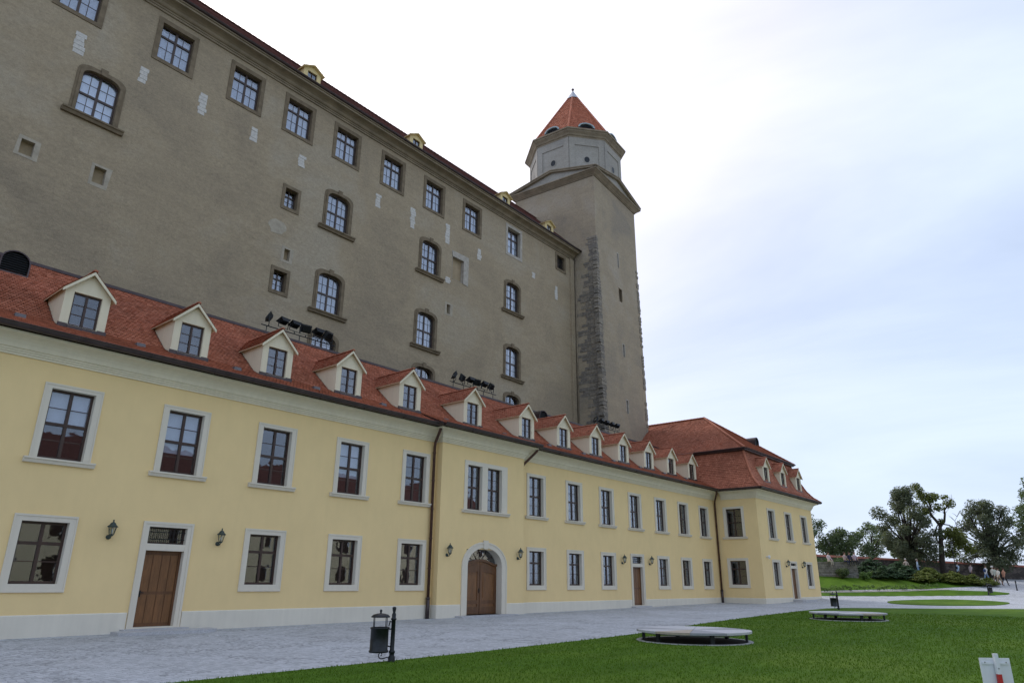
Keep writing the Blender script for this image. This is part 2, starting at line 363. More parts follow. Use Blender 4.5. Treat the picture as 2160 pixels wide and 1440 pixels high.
# ------------------------------------------------------------------ terrain
GU = [-1e4, 24, 34, 45, 55, 63, 66, 69, 72, 75, 80, 85, 120, 1e4]; GZ = [0, 0, .08, .15, .24, .47, .72, 1.12, 1.58, 1.9, 2.2, 2.45, 2.6, 2.6]
def sstep(a, b, x): t = np.clip((x-a)/(b-a), 0, 1); return t*t*(3-2*t)
def gz(x, y):
    x = np.asarray(x, float); y = np.asarray(y, float); u = .7229*x+.609*(y+25)
    return np.interp(u, GU, GZ) + .75*sstep(-16, -4, y)*sstep(66, 74, u)*sstep(70, 76, x)
def ground_grid():
    xs = sorted(set([-2500, -900, -400, -150, -80, -40, -20, 0, 20, 30]+list(np.arange(34, 64, 5.))+list(np.arange(64, 118, 1.25))+[122, 130, 150, 200, 400, 900, 2500]))
    ys = sorted(set([-2500, -900, -400, -200, -120, -80, -60]+list(np.arange(-48, 30, 1.5))+[34, 40, 60, 100, 200, 500, 1000, 2500]))
    X, Y = np.meshgrid(xs, ys); Z = gz(X, Y)
    n = len(xs); vs = list(zip(X.ravel().tolist(), Y.ravel().tolist(), Z.ravel().tolist()))
    fs = [(j*n+i, j*n+i+1, (j+1)*n+i+1, (j+1)*n+i) for j in range(len(ys)-1) for i in range(n-1)]
    mb = MB(); mb.add(vs, fs, smooth=True); return mb
o = ground_grid().build('ground', MAT['setts']); tag(o, kind='structure')
def densify(poly, d):
    out = []
    for i in range(len(poly)):
        a, b = poly[i], poly[(i+1) % len(poly)]; n = max(1, int(math.hypot(b[0]-a[0], b[1]-a[1])/d))
        out += [(a[0]+(b[0]-a[0])*k/n, a[1]+(b[1]-a[1])*k/n) for k in range(n)]
    return out
def inside(poly, X, Y):
    r = np.zeros(X.shape, bool); n = len(poly)
    for i in range(n):
        x0, y0 = poly[i]; x1, y1 = poly[(i+1) % n]
        if y0 == y1: continue
        c = ((y0 > Y) != (y1 > Y)) & (X < (x1-x0)*(Y-y0)/(y1-y0)+x0); r ^= c
    return r
def sheet(name, poly, mat, lift, d=1.5, skirt=.05):
    """sheet that follows the terrain inside an outline, with a small turned-down edge"""
    pb = densify(poly, d); xs = [p[0] for p in pb]; ys = [p[1] for p in pb]
    gx, gy = np.meshgrid(np.arange(min(xs), max(xs), d), np.arange(min(ys), max(ys), d))
    k = inside(pb, gx, gy); pts = pb+[(float(a)+rng.uniform(-.1, .1), float(b)+rng.uniform(-.1, .1)) for a, b in zip(gx[k], gy[k])]
    v, e, f, *_ = delaunay_2d_cdt([Vector(p) for p in pts], [(i, (i+1) % len(pb)) for i in range(len(pb))], [], 1, 1e-4)
    vs = [(p.x, p.y, float(gz(p.x, p.y))+lift) for p in v]; n0 = len(vs)
    nb = len(pb); mb = MB(); mb.add(vs, [tuple(q) for q in f], smooth=True)
    sk = [(p[0], p[1], float(gz(*p))+lift) for p in pb]+[(p[0], p[1], float(gz(*p))+lift-skirt) for p in pb]
    mb.add(sk, [(i, (i+1) % nb, nb+(i+1) % nb, nb+i) for i in range(nb)])
    return tag(mb.build(name, mat), kind='structure')
LAWN = [(-30, -12.2), (6.5, -12.2), (13.9, -12.15), (19.4, -11.85), (22.7, -11.6), (29.8, -10.7), (38.2, -9.95), (46.5, -9.35), (51.5, -9.25), (53.2, -9.9), (54.6, -11.2), (56.1, -12.9), (58.2, -15.3), (62.2, -19.2), (70, -26), (80, -36), (90, -50), (60, -75), (-30, -75)]
sheet('lawn', LAWN, MAT['lawn'], .03, 2.0)
def oval(pts): return pts
ELL = [(66.43, -9.6), (69.5, -9.1), (73.5, -10.1), (76.6, -12.1), (77.4, -14.4), (76, -16.4), (73.99, -17.1), (70.3, -16.9), (67.3, -15.8), (64.9, -14.0), (64.3, -12.2), (64.9, -10.6)]
def smooth_poly(p, n=4):
    out = []; N = len(p)
    for i in range(N):
        p0, p1, p2, p3 = (np.array(p[(i+k-1) % N]) for k in range(4))
        for t in np.arange(n)/n:
            q = .5*((2*p1)+(-p0+p2)*t+(2*p0-5*p1+4*p2-p3)*t*t+(-p0+3*p1-3*p2+p3)*t**3); out.append((float(q[0]), float(q[1])))
    return out
sheet('lawn', smooth_poly(ELL), MAT['lawn'], .035, 1.0)
STRIP = [(70.5, -1.2), (71.8, -2.95), (75.25, -6.7), (80.5, -11.7), (83.7, -14.7), (85.6, -15.9), (86.8, -15.9), (86.9, -14.6), (84, -11.1), (79.9, -7.7), (76.3, -4.3), (73.9, -2.2), (72.5, -.2)]
sheet('lawn', STRIP, MAT['lawn'], .035, 1.0)
BANK = [(72.6, .2), (74.2, -1.7), (77, -4.2), (80.3, -7.3), (83, -9.6), (86.5, -11.6), (89.8, -13.4), (91.2, -13.2), (90.6, -11.4), (89, -8.5), (86.6, -4.8), (84, -2.5), (82, 2), (80, 8), (73, 8)]
sheet('lawn', BANK, MAT['lawn'], .03, 1.0)
ROSEBED = [(74.0, -1.9), (76.6, -4.3), (79.9, -7.4), (83.2, -10.0), (84.2, -10.8), (84.4, -11.3), (83.4, -10.6), (79.6, -7.9), (76.2, -4.75), (73.7, -2.3)]
sheet('flower_bed', ROSEBED, MAT['soil'], .045, 1.0)
def edging():
    mb = MB(); p = LAWN[:15]
    p = densify(p, 1.0)[:-1]; p = [q for q in p if q[1] > -27 and q[0] > -30 and not (q[0] < -29.5 and q[1] < -13)]
    for a, b in zip(p[:-1], p[1:]):
        if math.hypot(b[0]-a[0], b[1]-a[1]) > 2.1: continue
        d = Vector((b[0]-a[0], b[1]-a[1])).normalized(); nx, ny = -d.y, d.x
        za, zb = float(gz(*a)), float(gz(*b)); g = .004
        A = Vector((a[0]+d.x*g, a[1]+d.y*g)); B = Vector((b[0]-d.x*g, b[1]-d.y*g))
        mb.hexa([(A.x+nx*.004, A.y+ny*.004, za-.05), (B.x+nx*.004, B.y+ny*.004, zb-.05), (B.x+nx*.07, B.y+ny*.07, zb-.05), (A.x+nx*.07, A.y+ny*.07, za-.05),
                 (A.x+nx*.004, A.y+ny*.004, za+.022), (B.x+nx*.004, B.y+ny*.004, zb+.022), (B.x+nx*.07, B.y+ny*.07, zb+.022), (A.x+nx*.07, A.y+ny*.07, za+.022)])
    tag(mb.build('lawn_kerb', MAT['edging']), kind='structure')
edging()
def grass():
    V = []; T = []
    def scatter(poly, box, n, far, lift):
        x = nrng.uniform(box[0], box[1], n); y = nrng.uniform(box[2], box[3], n)
        d = np.hypot(x, y+25); keep = inside(poly, x, y) & (nrng.random(n) < np.clip((9/np.maximum(d, 1))**1.3, .12, 1)) & (d < far)
        fwd = x*.7647+(y+25)*.6444; side = x*.6444-(y+25)*.7647
        keep &= (np.hypot(x-21.3, y+14.45) > 1.74) & (np.hypot(x-37.9, y+14.35) > 1.74)
        keep &= (fwd > 4) & (np.abs(side) < fwd*.85+3)
        x, y, d = x[keep], y[keep], d[keep]; m = len(x); z = gz(x, y)+lift
        h = nrng.uniform(.015, .038, m)*(1+d/60); w = nrng.uniform(.004, .008, m)*(1+d/14); a = nrng.uniform(0, 6.283, m); lx = nrng.normal(0, .4, m)*h; ly = nrng.normal(0, .4, m)*h
        dx, dy = np.cos(a)*w, np.sin(a)*w
        V.append(np.stack([np.stack([x-dx, y-dy, z-.01], 1), np.stack([x+dx, y+dy, z-.01], 1), np.stack([x+lx, y+ly, z+h], 1)], 1).reshape(-1, 3))
        T.append(np.clip(nrng.normal(.46, .10, m), 0, 1))
    scatter(LAWN, (2, 60, -30, -8.5), 620000, 48, .03)
    edge = densify(LAWN[1:11], .02)
    v = np.concatenate(V); t = np.concatenate(T)
    m = len(t); me = bpy.data.meshes.new('grass'); me.vertices.add(3*m); me.vertices.foreach_set('co', v.ravel()); me.loops.add(3*m); me.loops.foreach_set('vertex_index', np.arange(3*m, dtype=np.int32))
    me.polygons.add(m); me.polygons.foreach_set('loop_start', np.arange(0, 3*m, 3, dtype=np.int32)); me.update(calc_edges=True)
    a = me.attributes.new('tint', 'FLOAT', 'FACE'); a.data.foreach_set('value', t); me.materials.append(leaf_mat('grass_blade', (.085, .165, .013), .25))
    tag(place('grass', me), 'short mown green grass of the lawn in front', 'grass', kind='stuff')
grass()

# ------------------------------------------------------------------ shared building pieces
def tiles(mb, O, A, U, poly, tw=.16, ex=.14, th=.032, seed=1):
    """plain tiles laid in half bond: each a lifted slab with its own front edge"""
    rg = random.Random(seed); O = Vector(O); A = Vector(A).normalized(); U = Vector(U).normalized(); Nn = A.cross(U).normalized()
    if Nn.z < 0: Nn = -Nn
    us = [p[1] for p in poly]; u = min(us); row = 0; n = len(poly)
    while u < max(us)-1e-3:
        u1 = min(u+ex, max(us)); um = (u+u1)/2; xs = []
        for i in range(n):
            (a0, b0), (a1, b1) = poly[i], poly[(i+1) % n]
            if (b0 > um) != (b1 > um): xs.append(a0+(a1-a0)*(um-b0)/(b1-b0))
        if len(xs) >= 2:
            lo, hi = min(xs), max(xs); k = math.floor(lo/tw)-1
            while True:
                a0 = k*tw+(tw/2 if row % 2 else 0); a1 = a0+tw; k += 1
                if a0 >= hi: break
                b0, b1 = max(a0, lo), min(a1, hi)
                if b1-b0 < .01: continue
                t = th*rg.uniform(.7, 1.35); g = .007
                p = [O+A*(b0+g)+U*u+Nn*t, O+A*(b1-g)+U*u+Nn*(t*rg.uniform(.9, 1.1)), O+A*(b1-g)+U*(u1+.01)+Nn*.002, O+A*(b0+g)+U*(u1+.01)+Nn*.002, O+A*(b0+g)+U*u, O+A*(b1-g)+U*u]
                mb.add([tuple(q) for q in p], [(0, 1, 2, 3), (4, 5, 1, 0)], min(1, max(0, rg.gauss(.5, .17))))
        u += ex; row += 1
def caps(mb, a, b, r=.11, step=.33, seed=3):
    """overlapping half-round ridge tiles from a to b"""
    rg = random.Random(seed); a = Vector(a); b = Vector(b); d = (b-a); L = d.length; d.normalize(); n = max(1, int(L/step))
    s = d.cross(Vector((0, 0, 1))).normalized(); w = s.cross(d)
    for i in range(n):
        p0 = a+d*(i*L/n-.02); p1 = a+d*((i+1)*L/n+.02); rr0 = r*1.1; rr1 = r*.93; vs = []
        for p, rr in ((p0, rr0), (p1, rr1)):
            for k in range(6):
                t = math.pi*k/5; vs.append(tuple(p+s*math.cos(t)*rr+w*(math.sin(t)*rr*.8-.02)))
        mb.add(vs, [(k, k+1, 7+k, 6+k) for k in range(5)]+[(0, 1, 2, 3, 4, 5)], min(1, max(0, rg.gauss(.5, .15))))
def wall_grid(mb, x0, x1, z0, z1, holes, P):
    """flat wall with rectangular openings; P maps (x,z) to 3D"""
    xs = sorted(set([x0, x1]+[h[0] for h in holes]+[h[1] for h in holes])); zs = sorted(set([z0, z1]+[h[2] for h in holes]+[h[3] for h in holes]))
    xs = [x for x in xs if x0 <= x <= x1]; zs = [z for z in zs if z0 <= z <= z1]
    for i in range(len(xs)-1):
        j = 0
        while j < len(zs)-1:
            def solid(j): 
                cx, cz = (xs[i]+xs[i+1])/2, (zs[j]+zs[j+1])/2
                return not any(h[0] < cx < h[1] and h[2] < cz < h[3] for h in holes)
            if not solid(j): j += 1; continue
            k = j
            while k < len(zs)-1 and solid(k): k += 1
            mb.add([P(xs[i], zs[j]), P(xs[i+1], zs[j]), P(xs[i+1], zs[k]), P(xs[i], zs[k])], [(0, 1, 2, 3)]); j = k
def rect(w, z0, z1): return [(-w/2, z0), (w/2, z0), (w/2, z1), (-w/2, z1)]
def arch(w, z0, z1, rad, n=7, flat=.0):
    """upright outline with rounded upper corners (basket arch)"""
    h = w/2; p = [(-h, z0), (h, z0)]; rx = min(rad, h-.001)
    for k in range(n+1):
        t = math.pi/2*k/n; p.append((h-rx+rx*math.cos(t), z1-flat-rad*.62+rad*.62*math.sin(t)+flat*math.sin(t)))
    for k in range(n+1):
        t = math.pi/2*(1-k/n); p.append((-h+rx-rx*math.cos(t), z1-flat-rad*.62+rad*.62*math.sin(t)+flat*math.sin(t)))
    return p
def sash(w, h, ncol, rows, transom=None, z0=0, y=.16, fr=.075, bar=.028, mull=.095, head=None):
    """frame mesh and pane rectangles. rows = bar heights (0..1) between bottom and top, transom = index of the thick one"""
    mb = MB(); d0, d1 = y, y+.07
    x0, x1, zt = -w/2, w/2, z0+h
    mb.box(x0, x0+fr, d0, d1, z0, zt); mb.box(x1-fr, x1, d0, d1, z0, zt)
    mb.box(x0+fr, x1-fr, d0+.002, d1, z0, z0+fr*1.1); mb.box(x0+fr, x1-fr, d0+.002, d1, zt-fr, zt)
    lo, hi = z0+fr*1.1, zt-fr
    ze = [lo]+[lo+(hi-lo)*r for r in rows]+[hi]; xe = [x0+fr+(x1-x0-2*fr)*k/ncol for k in range(ncol+1)]
    zs = []
    for i, z in enumerate(ze[1:-1]):
        t = mull if i == transom else bar; zs.append((z-t/2, z+t/2)); 
        if i == transom: mb.box(x0+fr, x1-fr, d0-.015, d1-.004, z-t/2, z+t/2)
        else: mb.box(x0+fr, x1-fr, d0+.022, d1-.018, z-t/2, z+t/2)
    xs = []
    for k in range(1, ncol):
        t = mull if (k*2 == ncol) else bar; xs.append((xe[k]-t/2, xe[k]+t/2))
        if k*2 == ncol: mb.box(xe[k]-t/2, xe[k]+t/2, d0-.01, d1-.007, lo, hi)
        else: mb.box(xe[k]-t/2, xe[k]+t/2, d0+.02, d1-.02, lo, hi)
    xa = [x0+fr]+[b for a, b in xs]; xb = [a for a, b in xs]+[x1-fr]; za = [lo]+[b for a, b in zs]; zb = [a for a, b in zs]+[hi]
    panes = [(xa[i], xb[i], za[j], zb[j]) for i in range(ncol) for j in range(len(za))]
    return mb, panes, y+.035
_pane_cache = {}
def pane_mesh(w, h, mat):
    k = (round(w, 3), round(h, 3), mat)
    if k not in _pane_cache:
        mb = MB(); mb.box(-w/2-.008, w/2+.008, -.003, .003, -h/2-.008, h/2+.008); _pane_cache[k] = mb.mesh('pane', MAT[mat])
    return _pane_cache[k]
class WinKind:
    """meshes of one kind of window, placed many times"""
    def __init__(s, casing, casing_mat, frame, frame_mat, panes, py, gl, extra=()):
        s.c = casing.mesh('window', MAT[casing_mat]); s.f = frame.mesh('frame', MAT[frame_mat]); s.p = panes; s.py = py; s.gl = gl
        s.x = [(n, m.mesh(n, MAT[mt])) for n, m, mt in extra]
    def put(s, parent, loc, rot=(0, 0, 0), extra=(), name='window'):
        w = place(name, s.c, parent, loc, rot); place('frame', s.f, w)
        for a, b, c, d in s.p: place('pane', pane_mesh(b-a, d-c, s.gl), w, ((a+b)/2, s.py, (c+d)/2))
        for n, m in list(s.x)+list(extra): place(n, m, w)
        return w
def sill_mb(w, z, dep=.16, th=.17):
    mb = MB(); mb.prism([(.0, z), (-dep, z-.01), (-dep, z-th*.35), (-dep*.75, z-th*.5), (-dep*.55, z-th), (.0, z-th)], 'x', -w/2, w/2); return mb

# long building windows. origin: centre of the opening on the wall face, z = 0 at sill level
def casing(outer, inner, y0=-.035, dep=.17): 
    mb = MB(); mb.ring(outer, inner, y0, .02, dep); return mb
fU, pU, yU = sash(1.30, 2.20, 2, [.25, .5, .75], 1)
cU = casing(rect(1.74, 0, 2.36), rect(1.30, 0.001, 2.20))
# thin raised outer fillet on the casing
cU.ring(rect(1.74, 0.003, 2.357), rect(1.66, 0.003, 2.30), -.055, -.034)
KU = WinKind(cU, 'trim', fU, 'frame', pU, yU, 'glass', [('sill', sill_mb(2.02, 0), 'trim')])
fL, pL, yL = sash(1.30, 1.80, 2, [.34, .66], 1)
cL = casing(rect(1.74, -.24, 2.0), rect(1.30, 0, 1.80)); cL.ring(rect(1.735, -.237, 1.997), rect(1.66, -.18, 1.94), -.055, -.034)
KL = WinKind(cL, 'trim', fL, 'frame', pL, yL, 'glass')
bm_ = MB(); bm_.box(-.57, .57, .30, .306, 1.18, 2.14); BLIND = ('blind', bm_.mesh('blind', MAT['blind']))
bm_ = MB(); bm_.box(-.57, .57, .30, .306, .72, 2.14); BLIND2 = ('blind', bm_.mesh('blind', MAT['blind']))

# ------------------------------------------------------------------ long yellow building
LB = empty('long_building'); tag(LB, 'long pale yellow two-storey building with red tile roof and dormers in front of the castle', 'building')
UX_L = [-3.6, .14, 3.88, 7.62, 11.37, 15.09, 18.83, 22.61]; UX_R = [31.93, 35.69, 39.35, 42.93, 46.56, 50.12, 53.69]
PX0, PX1, PY = 23.95, 30.33, -.40
XL, XR = -9.0, 55.95
WT = 8.84
def longwalls():
    mb = MB()
    hl = [(x-.70, x+.70, 5.15, 7.45) for x in UX_L]+[(x-.70, x+.70, 1.45, 3.36) for x in UX_L if abs(x-11.37) > .1]+[(11.37-.70, 11.37+.70, -.3, 3.40)]
    hr = [(x-.70, x+.70, 5.15, 7.45) for x in UX_R]+[(x-.70, x+.70, 1.45, 3.36) for x in UX_R if abs(x-42.93) > .1]+[(42.93-.70, 42.93+.70, -.3, 3.40)]
    wall_grid(mb, XL, PX0, -.3, WT, hl, lambda x, z: (x, 0, z)); wall_grid(mb, PX1, XR, -.3, WT, hr, lambda x, z: (x, 0, z))
    hp = [(25.74, 26.92, 5.05, 7.40), (27.25, 28.48, 5.05, 7.40), (27.21-1.33, 27.21+1.33, -.3, 3.20)]
    wall_grid(mb, PX0, PX1, -.3, WT, hp, lambda x, z: (x, PY, z))
    mb.add([(PX0, 0, -.3), (PX0, PY, -.3), (PX0, PY, WT), (PX0, 0, WT)], [(3, 2, 1, 0)]); mb.add([(PX1, PY, -.3), (PX1, 0, -.3), (PX1, 0, WT), (PX1, PY, WT)], [(3, 2, 1, 0)])
    mb.add([(XL, 0, -.3), (XL, 9.2, -.3), (XL, 9.2, WT), (XL, 5.1, 13.1), (XL, 0, WT)], [(0, 1, 2, 3, 4)])
    mb.build('wall', MAT['yellow'], LB)
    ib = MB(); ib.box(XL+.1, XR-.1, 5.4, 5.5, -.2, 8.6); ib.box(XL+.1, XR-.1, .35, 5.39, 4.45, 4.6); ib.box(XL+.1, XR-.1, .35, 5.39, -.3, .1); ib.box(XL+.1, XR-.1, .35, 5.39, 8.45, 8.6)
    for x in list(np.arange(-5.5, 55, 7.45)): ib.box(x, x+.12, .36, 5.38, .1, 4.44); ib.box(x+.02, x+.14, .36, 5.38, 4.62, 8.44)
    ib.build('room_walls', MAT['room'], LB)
longwalls()
def strip(prof, name, mat, parent, runs):
    """moulding profile [(out, z)] carried along straight runs; a run is ((x0,y0),(x1,y1)) with the wall on its left-hand inside"""
    mb = MB()
    for (a, b, e0, e1) in runs:
        a = Vector(a); b = Vector(b); d = (b-a).normalized(); nrm = Vector((d.y, -d.x)); n = len(prof)
        vs = [(a.x+nrm.x*p[0]-d.x*e0*p[0], a.y+nrm.y*p[0]-d.y*e0*p[0], p[1]) for p in prof]+[(b.x+nrm.x*p[0]+d.x*e1*p[0], b.y+nrm.y*p[0]+d.y*e1*p[0], p[1]) for p in prof]
        mb.add(vs, [(i, i+1, n+i+1, n+i) for i in range(n-1)]+[tuple(range(n))[::-1], tuple(range(n, 2*n))])
    return mb.build(name, mat, parent)
CORN = [(0, 8.20), (.05, 8.20), (.05, 8.27), (.085, 8.275), (.085, 8.335), (.12, 8.34), (.12, 8.40), (.17, 8.41)]+[(.17+.42*(1-math.cos(t)), 8.43+.33*math.sin(t)) for t in np.linspace(0, math.pi/2, 6)]+[(.60, 8.77), (.60, 8.83), (0, 8.835)]
RUNS = [((XL, 0), (PX0, 0), 0, -1), ((PX0, 0), (PX0, PY), -1, 1), ((PX0, PY), (PX1, PY), 1, 1), ((PX1, PY), (PX1, 0), 1, -1), ((PX1, 0), (XR, 0), -1, -1)]
strip(CORN, 'cornice', MAT['cream'], LB, RUNS)
PL = [(0, -.3), (.035, -.3), (.035, .62), (.02, .645), (0, .65)]
def plinth_runs(parent, segs): strip(PL, 'plinth', MAT['plinth'], parent, segs)
plinth_runs(LB, [((XL, 0), (11.37-.90, 0), 0, 0), ((11.37+.90, 0), (PX0, 0), 0, -1), ((PX0, 0), (PX0, PY), -1, 1), ((PX0, PY), (27.21-1.70, PY), 1, 0), ((27.21+1.70, PY), (PX1, PY), 0, 1), ((PX1, PY), (PX1, 0), 1, -1), ((PX1, 0), (42.93-.90, 0), -1, 0), ((42.93+.90, 0), (XR, 0), 0, -1)])
wl = list(UX_L)
for x in UX_L:
    KU.put(LB, (x, 0, 5.20), extra=[BLIND] if abs(x-7.62) < .1 else ([BLIND2] if abs(x-11.37) < .1 or abs(x-18.83) < .1 else []))
    if abs(x-11.37) > .1: KL.put(LB, (x, 0, 1.51))
for x in UX_R:
    KU.put(LB, (x, 0, 5.20))
    if abs(x-42.93) > .1: KL.put(LB, (x, 0, 1.51))
# double window over the portal: one wide casing with a stone mullion
def double_win():
    c = MB(); xl = (25.79, 26.87); xr = (27.30, 28.43); cx = 27.22
    o = (25.56-cx, 28.88-cx); z1 = 2.44
    def sub(a, b): return (a-cx, b-cx)
    c.ring([(o[0], 0), (27.085-cx, 0), (27.085-cx, z1), (o[0], z1)], [(xl[0]-cx, .001), (xl[1]-cx, .001), (xl[1]-cx, 2.23), (xl[0]-cx, 2.23)], -.035, .02, .17)
    c.ring([(27.085-cx, 0), (o[1], 0), (o[1], z1), (27.085-cx, z1)], [(xr[0]-cx, .001), (xr[1]-cx, .001), (xr[1]-cx, 2.23), (xr[0]-cx, 2.23)], -.035, .02, .17)
    w = c.build('window', MAT['trim'], LB, (cx, PY, 5.10))
    sill_mb(3.6, 0).build('sill', MAT['trim'], w)
    for a, b in (xl, xr):
        f, p, y = sash(b-a, 2.23, 2, [.25, .5, .75], 1)
        f.build('frame', MAT['frame'], w, ((a+b)/2-cx, 0, 0))
        for q in p: place('pane', pane_mesh(q[1]-q[0], q[3]-q[2], 'glass'), w, ((a+b)/2-cx+(q[0]+q[1])/2, y, (q[2]+q[3])/2))
double_win()
# arched portal
def portal():
    cx = 27.21; n = 14
    def ar(hw, zs, rise): return [(-hw, 0), (hw, 0)]+[(hw*math.cos(math.pi*k/n), zs+rise*math.sin(math.pi*k/n)) for k in range(n+1)]
    c = MB(); c.ring(ar(1.68, 2.25, 1.18), ar(1.28, 2.28, .86), -.05, .02, .42); c.ring(ar(1.675, 2.25, 1.175), ar(1.60, 2.25, 1.10), -.07, -.049)
    d = c.build('door', MAT['trim'], LB, (cx, PY, .15))
    k = MB(); k.prism([(-.14, 3.08), (.14, 3.08), (.19, 3.50), (-.19, 3.50)], 'y', -.09, -.045); k.build('keystone', MAT['trim'], d)
    top = lambda x: 2.30+.22*math.cos(min(1, abs(x)/1.1)*math.pi/2)**1.2
    for s in (-1, 1):
        lf = MB(); xs = np.linspace(.012, 1.275, 9)
        for a, b in zip(xs[:-1], xs[1:]):
            lf.prism([(s*a, .02), (s*b, .02), (s*b, top(b)), (s*a, top(a))] if s > 0 else [(s*b, .02), (s*a, .02), (s*a, top(a)), (s*b, top(b))], 'y', .34, .40)
        L = lf.build('door_leaf', MAT['door'], d)
        fr = MB()
        fr.box(min(s*.02, s*.17), max(s*.02, s*.17), .315, .339, .02, 2.36); fr.box(min(s*1.1, s*1.27), max(s*1.1, s*1.27), .315, .339, .02, 2.2)
        for z0, z1 in ((.02, .36), (.50, .66)): fr.box(min(s*.171, s*1.099), max(s*.171, s*1.099), .317, .339, z0, z1)
        fr.prism([(s*.171, 2.02), (s*1.099, 1.88), (s*1.099, 2.2), (s*.171, 2.42)] if s > 0 else [(s*1.099, 1.88), (s*.171, 2.02), (s*.171, 2.42), (s*1.099, 2.2)], 'y', .317, .339)
        fr.build('rail', MAT['door_dark'], L)
        pn = MB(); pn.prism([(s*.27, .78), (s*1.0, .78), (s*1.0, 1.78), (s*.27, 1.90)] if s > 0 else [(s*1.0, .78), (s*.27, .78), (s*.27, 1.90), (s*1.0, 1.78)], 'y', .322, .339); pn.build('panel', MAT['door'], L) if False else pn.build('panel', MAT['door'], d)
    tr = MB(); xs = np.linspace(-1.27, 1.27, 15)
    for a, b in zip(xs[:-1], xs[1:]): tr.prism([(a, top(a)-.02), (b, top(b)-.02), (b, top(b)+.09), (a, top(a)+.09)], 'y', .27, .41)
    tr.build('transom', MAT['door_dark'], d)
    h = MB(); h.box(-.07, -.03, .29, .315, 1.0, 1.22); h.tube([(-.05, .29, 1.14), (-.05, .25, 1.14), (-.15, .25, 1.13)], .012, 6); h.build('door_handle', MAT['iron'], d)
    g = MB(); g.prism([(q[0], q[1]) for q in ar(1.275, 2.28, .855)[2:]], 'y', .385, .392); g.build('pane', MAT['glass'], d)
    b = MB()
    for t in (35, 63, 90, 117, 145): b.tube([(0, .37, 2.35), (1.25*math.cos(R(t)), .37, 2.28+.84*math.sin(R(t)))], .014, 5)
    b.build('glazing_bar', MAT['frame'], d)
    st = MB(); st.box(cx-2.05, cx+2.05, PY-.52, PY+.42, -.05, .148); st.box(cx-2.35, cx+2.35, PY-.9, PY-.525, -.05, .07); st.build('step', MAT['step'], LB)
portal()
def small_door(cx, parent, base, y=0.0, hd=2.42, lights=True):
    """panelled door with barred fanlight in a plain casing; base = threshold height"""
    c = MB(); top = 3.53-base
    c.ring([(-.87, -.05), (.87, -.05), (.87, top), (-.87, top)], [(-.655, .02), (.655, .02), (.655, top-.17), (-.655, top-.17)], -.04, .02, .26)
    c.box(-.655, .655, -.03, .24, hd, hd+.22); c.ring([(-.865, -.04), (.865, -.04), (.865, top-.003), (-.865, top-.003)], [(-.79, -.04), (.79, -.04), (.79, top-.08), (-.79, top-.08)], -.06, -.039)
    d = c.build('door', MAT['trim'], parent, (cx, y, base))
    lf = MB(); lf.box(-.653, .653, .19, .24, .02, hd); L = lf.build('door_leaf', MAT['door_dark'], d)
    for x0, x1 in ((-.56, -.30), (-.27, .0), (.03, .29), (.32, .56)):
        for z0, z1 in ((.14, hd*.42), (hd*.46, hd-.14)):
            p = MB(); p.box(x0, x1, .176, .189, z0, z1); p.build('plank', MAT['door'], L)
    f = MB(); f.box(-.655, -.58, .16, .188, .02, hd); f.box(.58, .655, .16, .188, .02, hd); f.box(-.579, .579, .162, .188, hd-.08, hd); f.build('rail', MAT['door_dark'], d)
    h = MB(); h.box(-.55, -.51, .15, .176, .95, 1.15); h.tube([(-.53, .15, 1.08), (-.53, .11, 1.08), (-.42, .11, 1.07)], .011, 6); h.build('door_handle', MAT['iron'], d)
    z0, z1 = hd+.22, top-.17
    fr = MB(); fr.ring(rect(1.31, z0, z1), rect(1.18, z0+.06, z1-.06), .14, .20); fr.build('frame', MAT['frame'], d)
    g = MB(); g.box(-.6, .6, .17, .176, z0+.05, z1-.05); g.build('pane', MAT['glass'], d)
    b = MB()
    for k in range(9): x = -.52+k*.13; b.box(x-.009, x+.009, .09, .108, z0+.012, z1-.012)
    for z in (z0+.16, z1-.16): b.box(-.65, .65, .08, .089, z-.012, z+.012)
    b.build('window_bars', MAT['iron'], d)
small_door(11.37, LB, .17); small_door(42.93, LB, .27)
def steps(cx, gzz, parent, y=0, base=.15):
    st = MB(); st.box(cx-1.05, cx+1.05, y-.38, y+.2, -.1, base); st.prism([(cx-1.3, y-1.15), (cx+1.55, y-1.15), (cx+1.75, y-.95), (cx+1.75, y-.385), (cx-1.45, y-.385), (cx-1.45, y-.95)], 'z', -.1, gzz+.12); st.build('step', MAT['step'], parent)
steps(11.37, 0, LB); steps(42.93, .06, LB, base=.25)
# gutters (half round, with joints) and downpipes
def gutter(parent, runs, z, r=.145, name='gutter'):
    mb = MB()
    for a, b in runs:
        a = Vector((*a, z)); b = Vector((*b, z)); d = (b-a).normalized(); s = Vector((d.y, -d.x, 0)); vs = []
        for p in (a, b):
            for k in range(9):
                t = math.pi*k/8; vs.append(tuple(p+s*math.cos(t)*r-Vector((0, 0, 1))*math.sin(t)*r))
            for k in range(9):
                t = math.pi*(8-k)/8; vs.append(tuple(p+s*math.cos(t)*r*.88-Vector((0, 0, 1))*math.sin(t)*r*.88))
        mb.add(vs, [(k, (k+1) % 18, 18+(k+1) % 18, 18+k) for k in range(18)]+[tuple(range(18))[::-1], tuple(range(18, 36))])
        mb.tube([a+s*(r+.006)+Vector((0, 0, .005)), b+s*(r+.006)+Vector((0, 0, .005))], .018, 6)
        L = (b-a).length; n = int(L/2.4)
        for i in range(1, n+1):
            c = a+d*(L*i/(n+1))
            pth = [c+s*math.cos(math.pi*k/6)*(r+.008)-Vector((0, 0, 1))*math.sin(math.pi*k/6)*(r+.008) for k in range(7)]
            mb.tube(pth, .013, 5)
    return mb.build(name, MAT['gutter'], parent)
GZ0 = 8.98
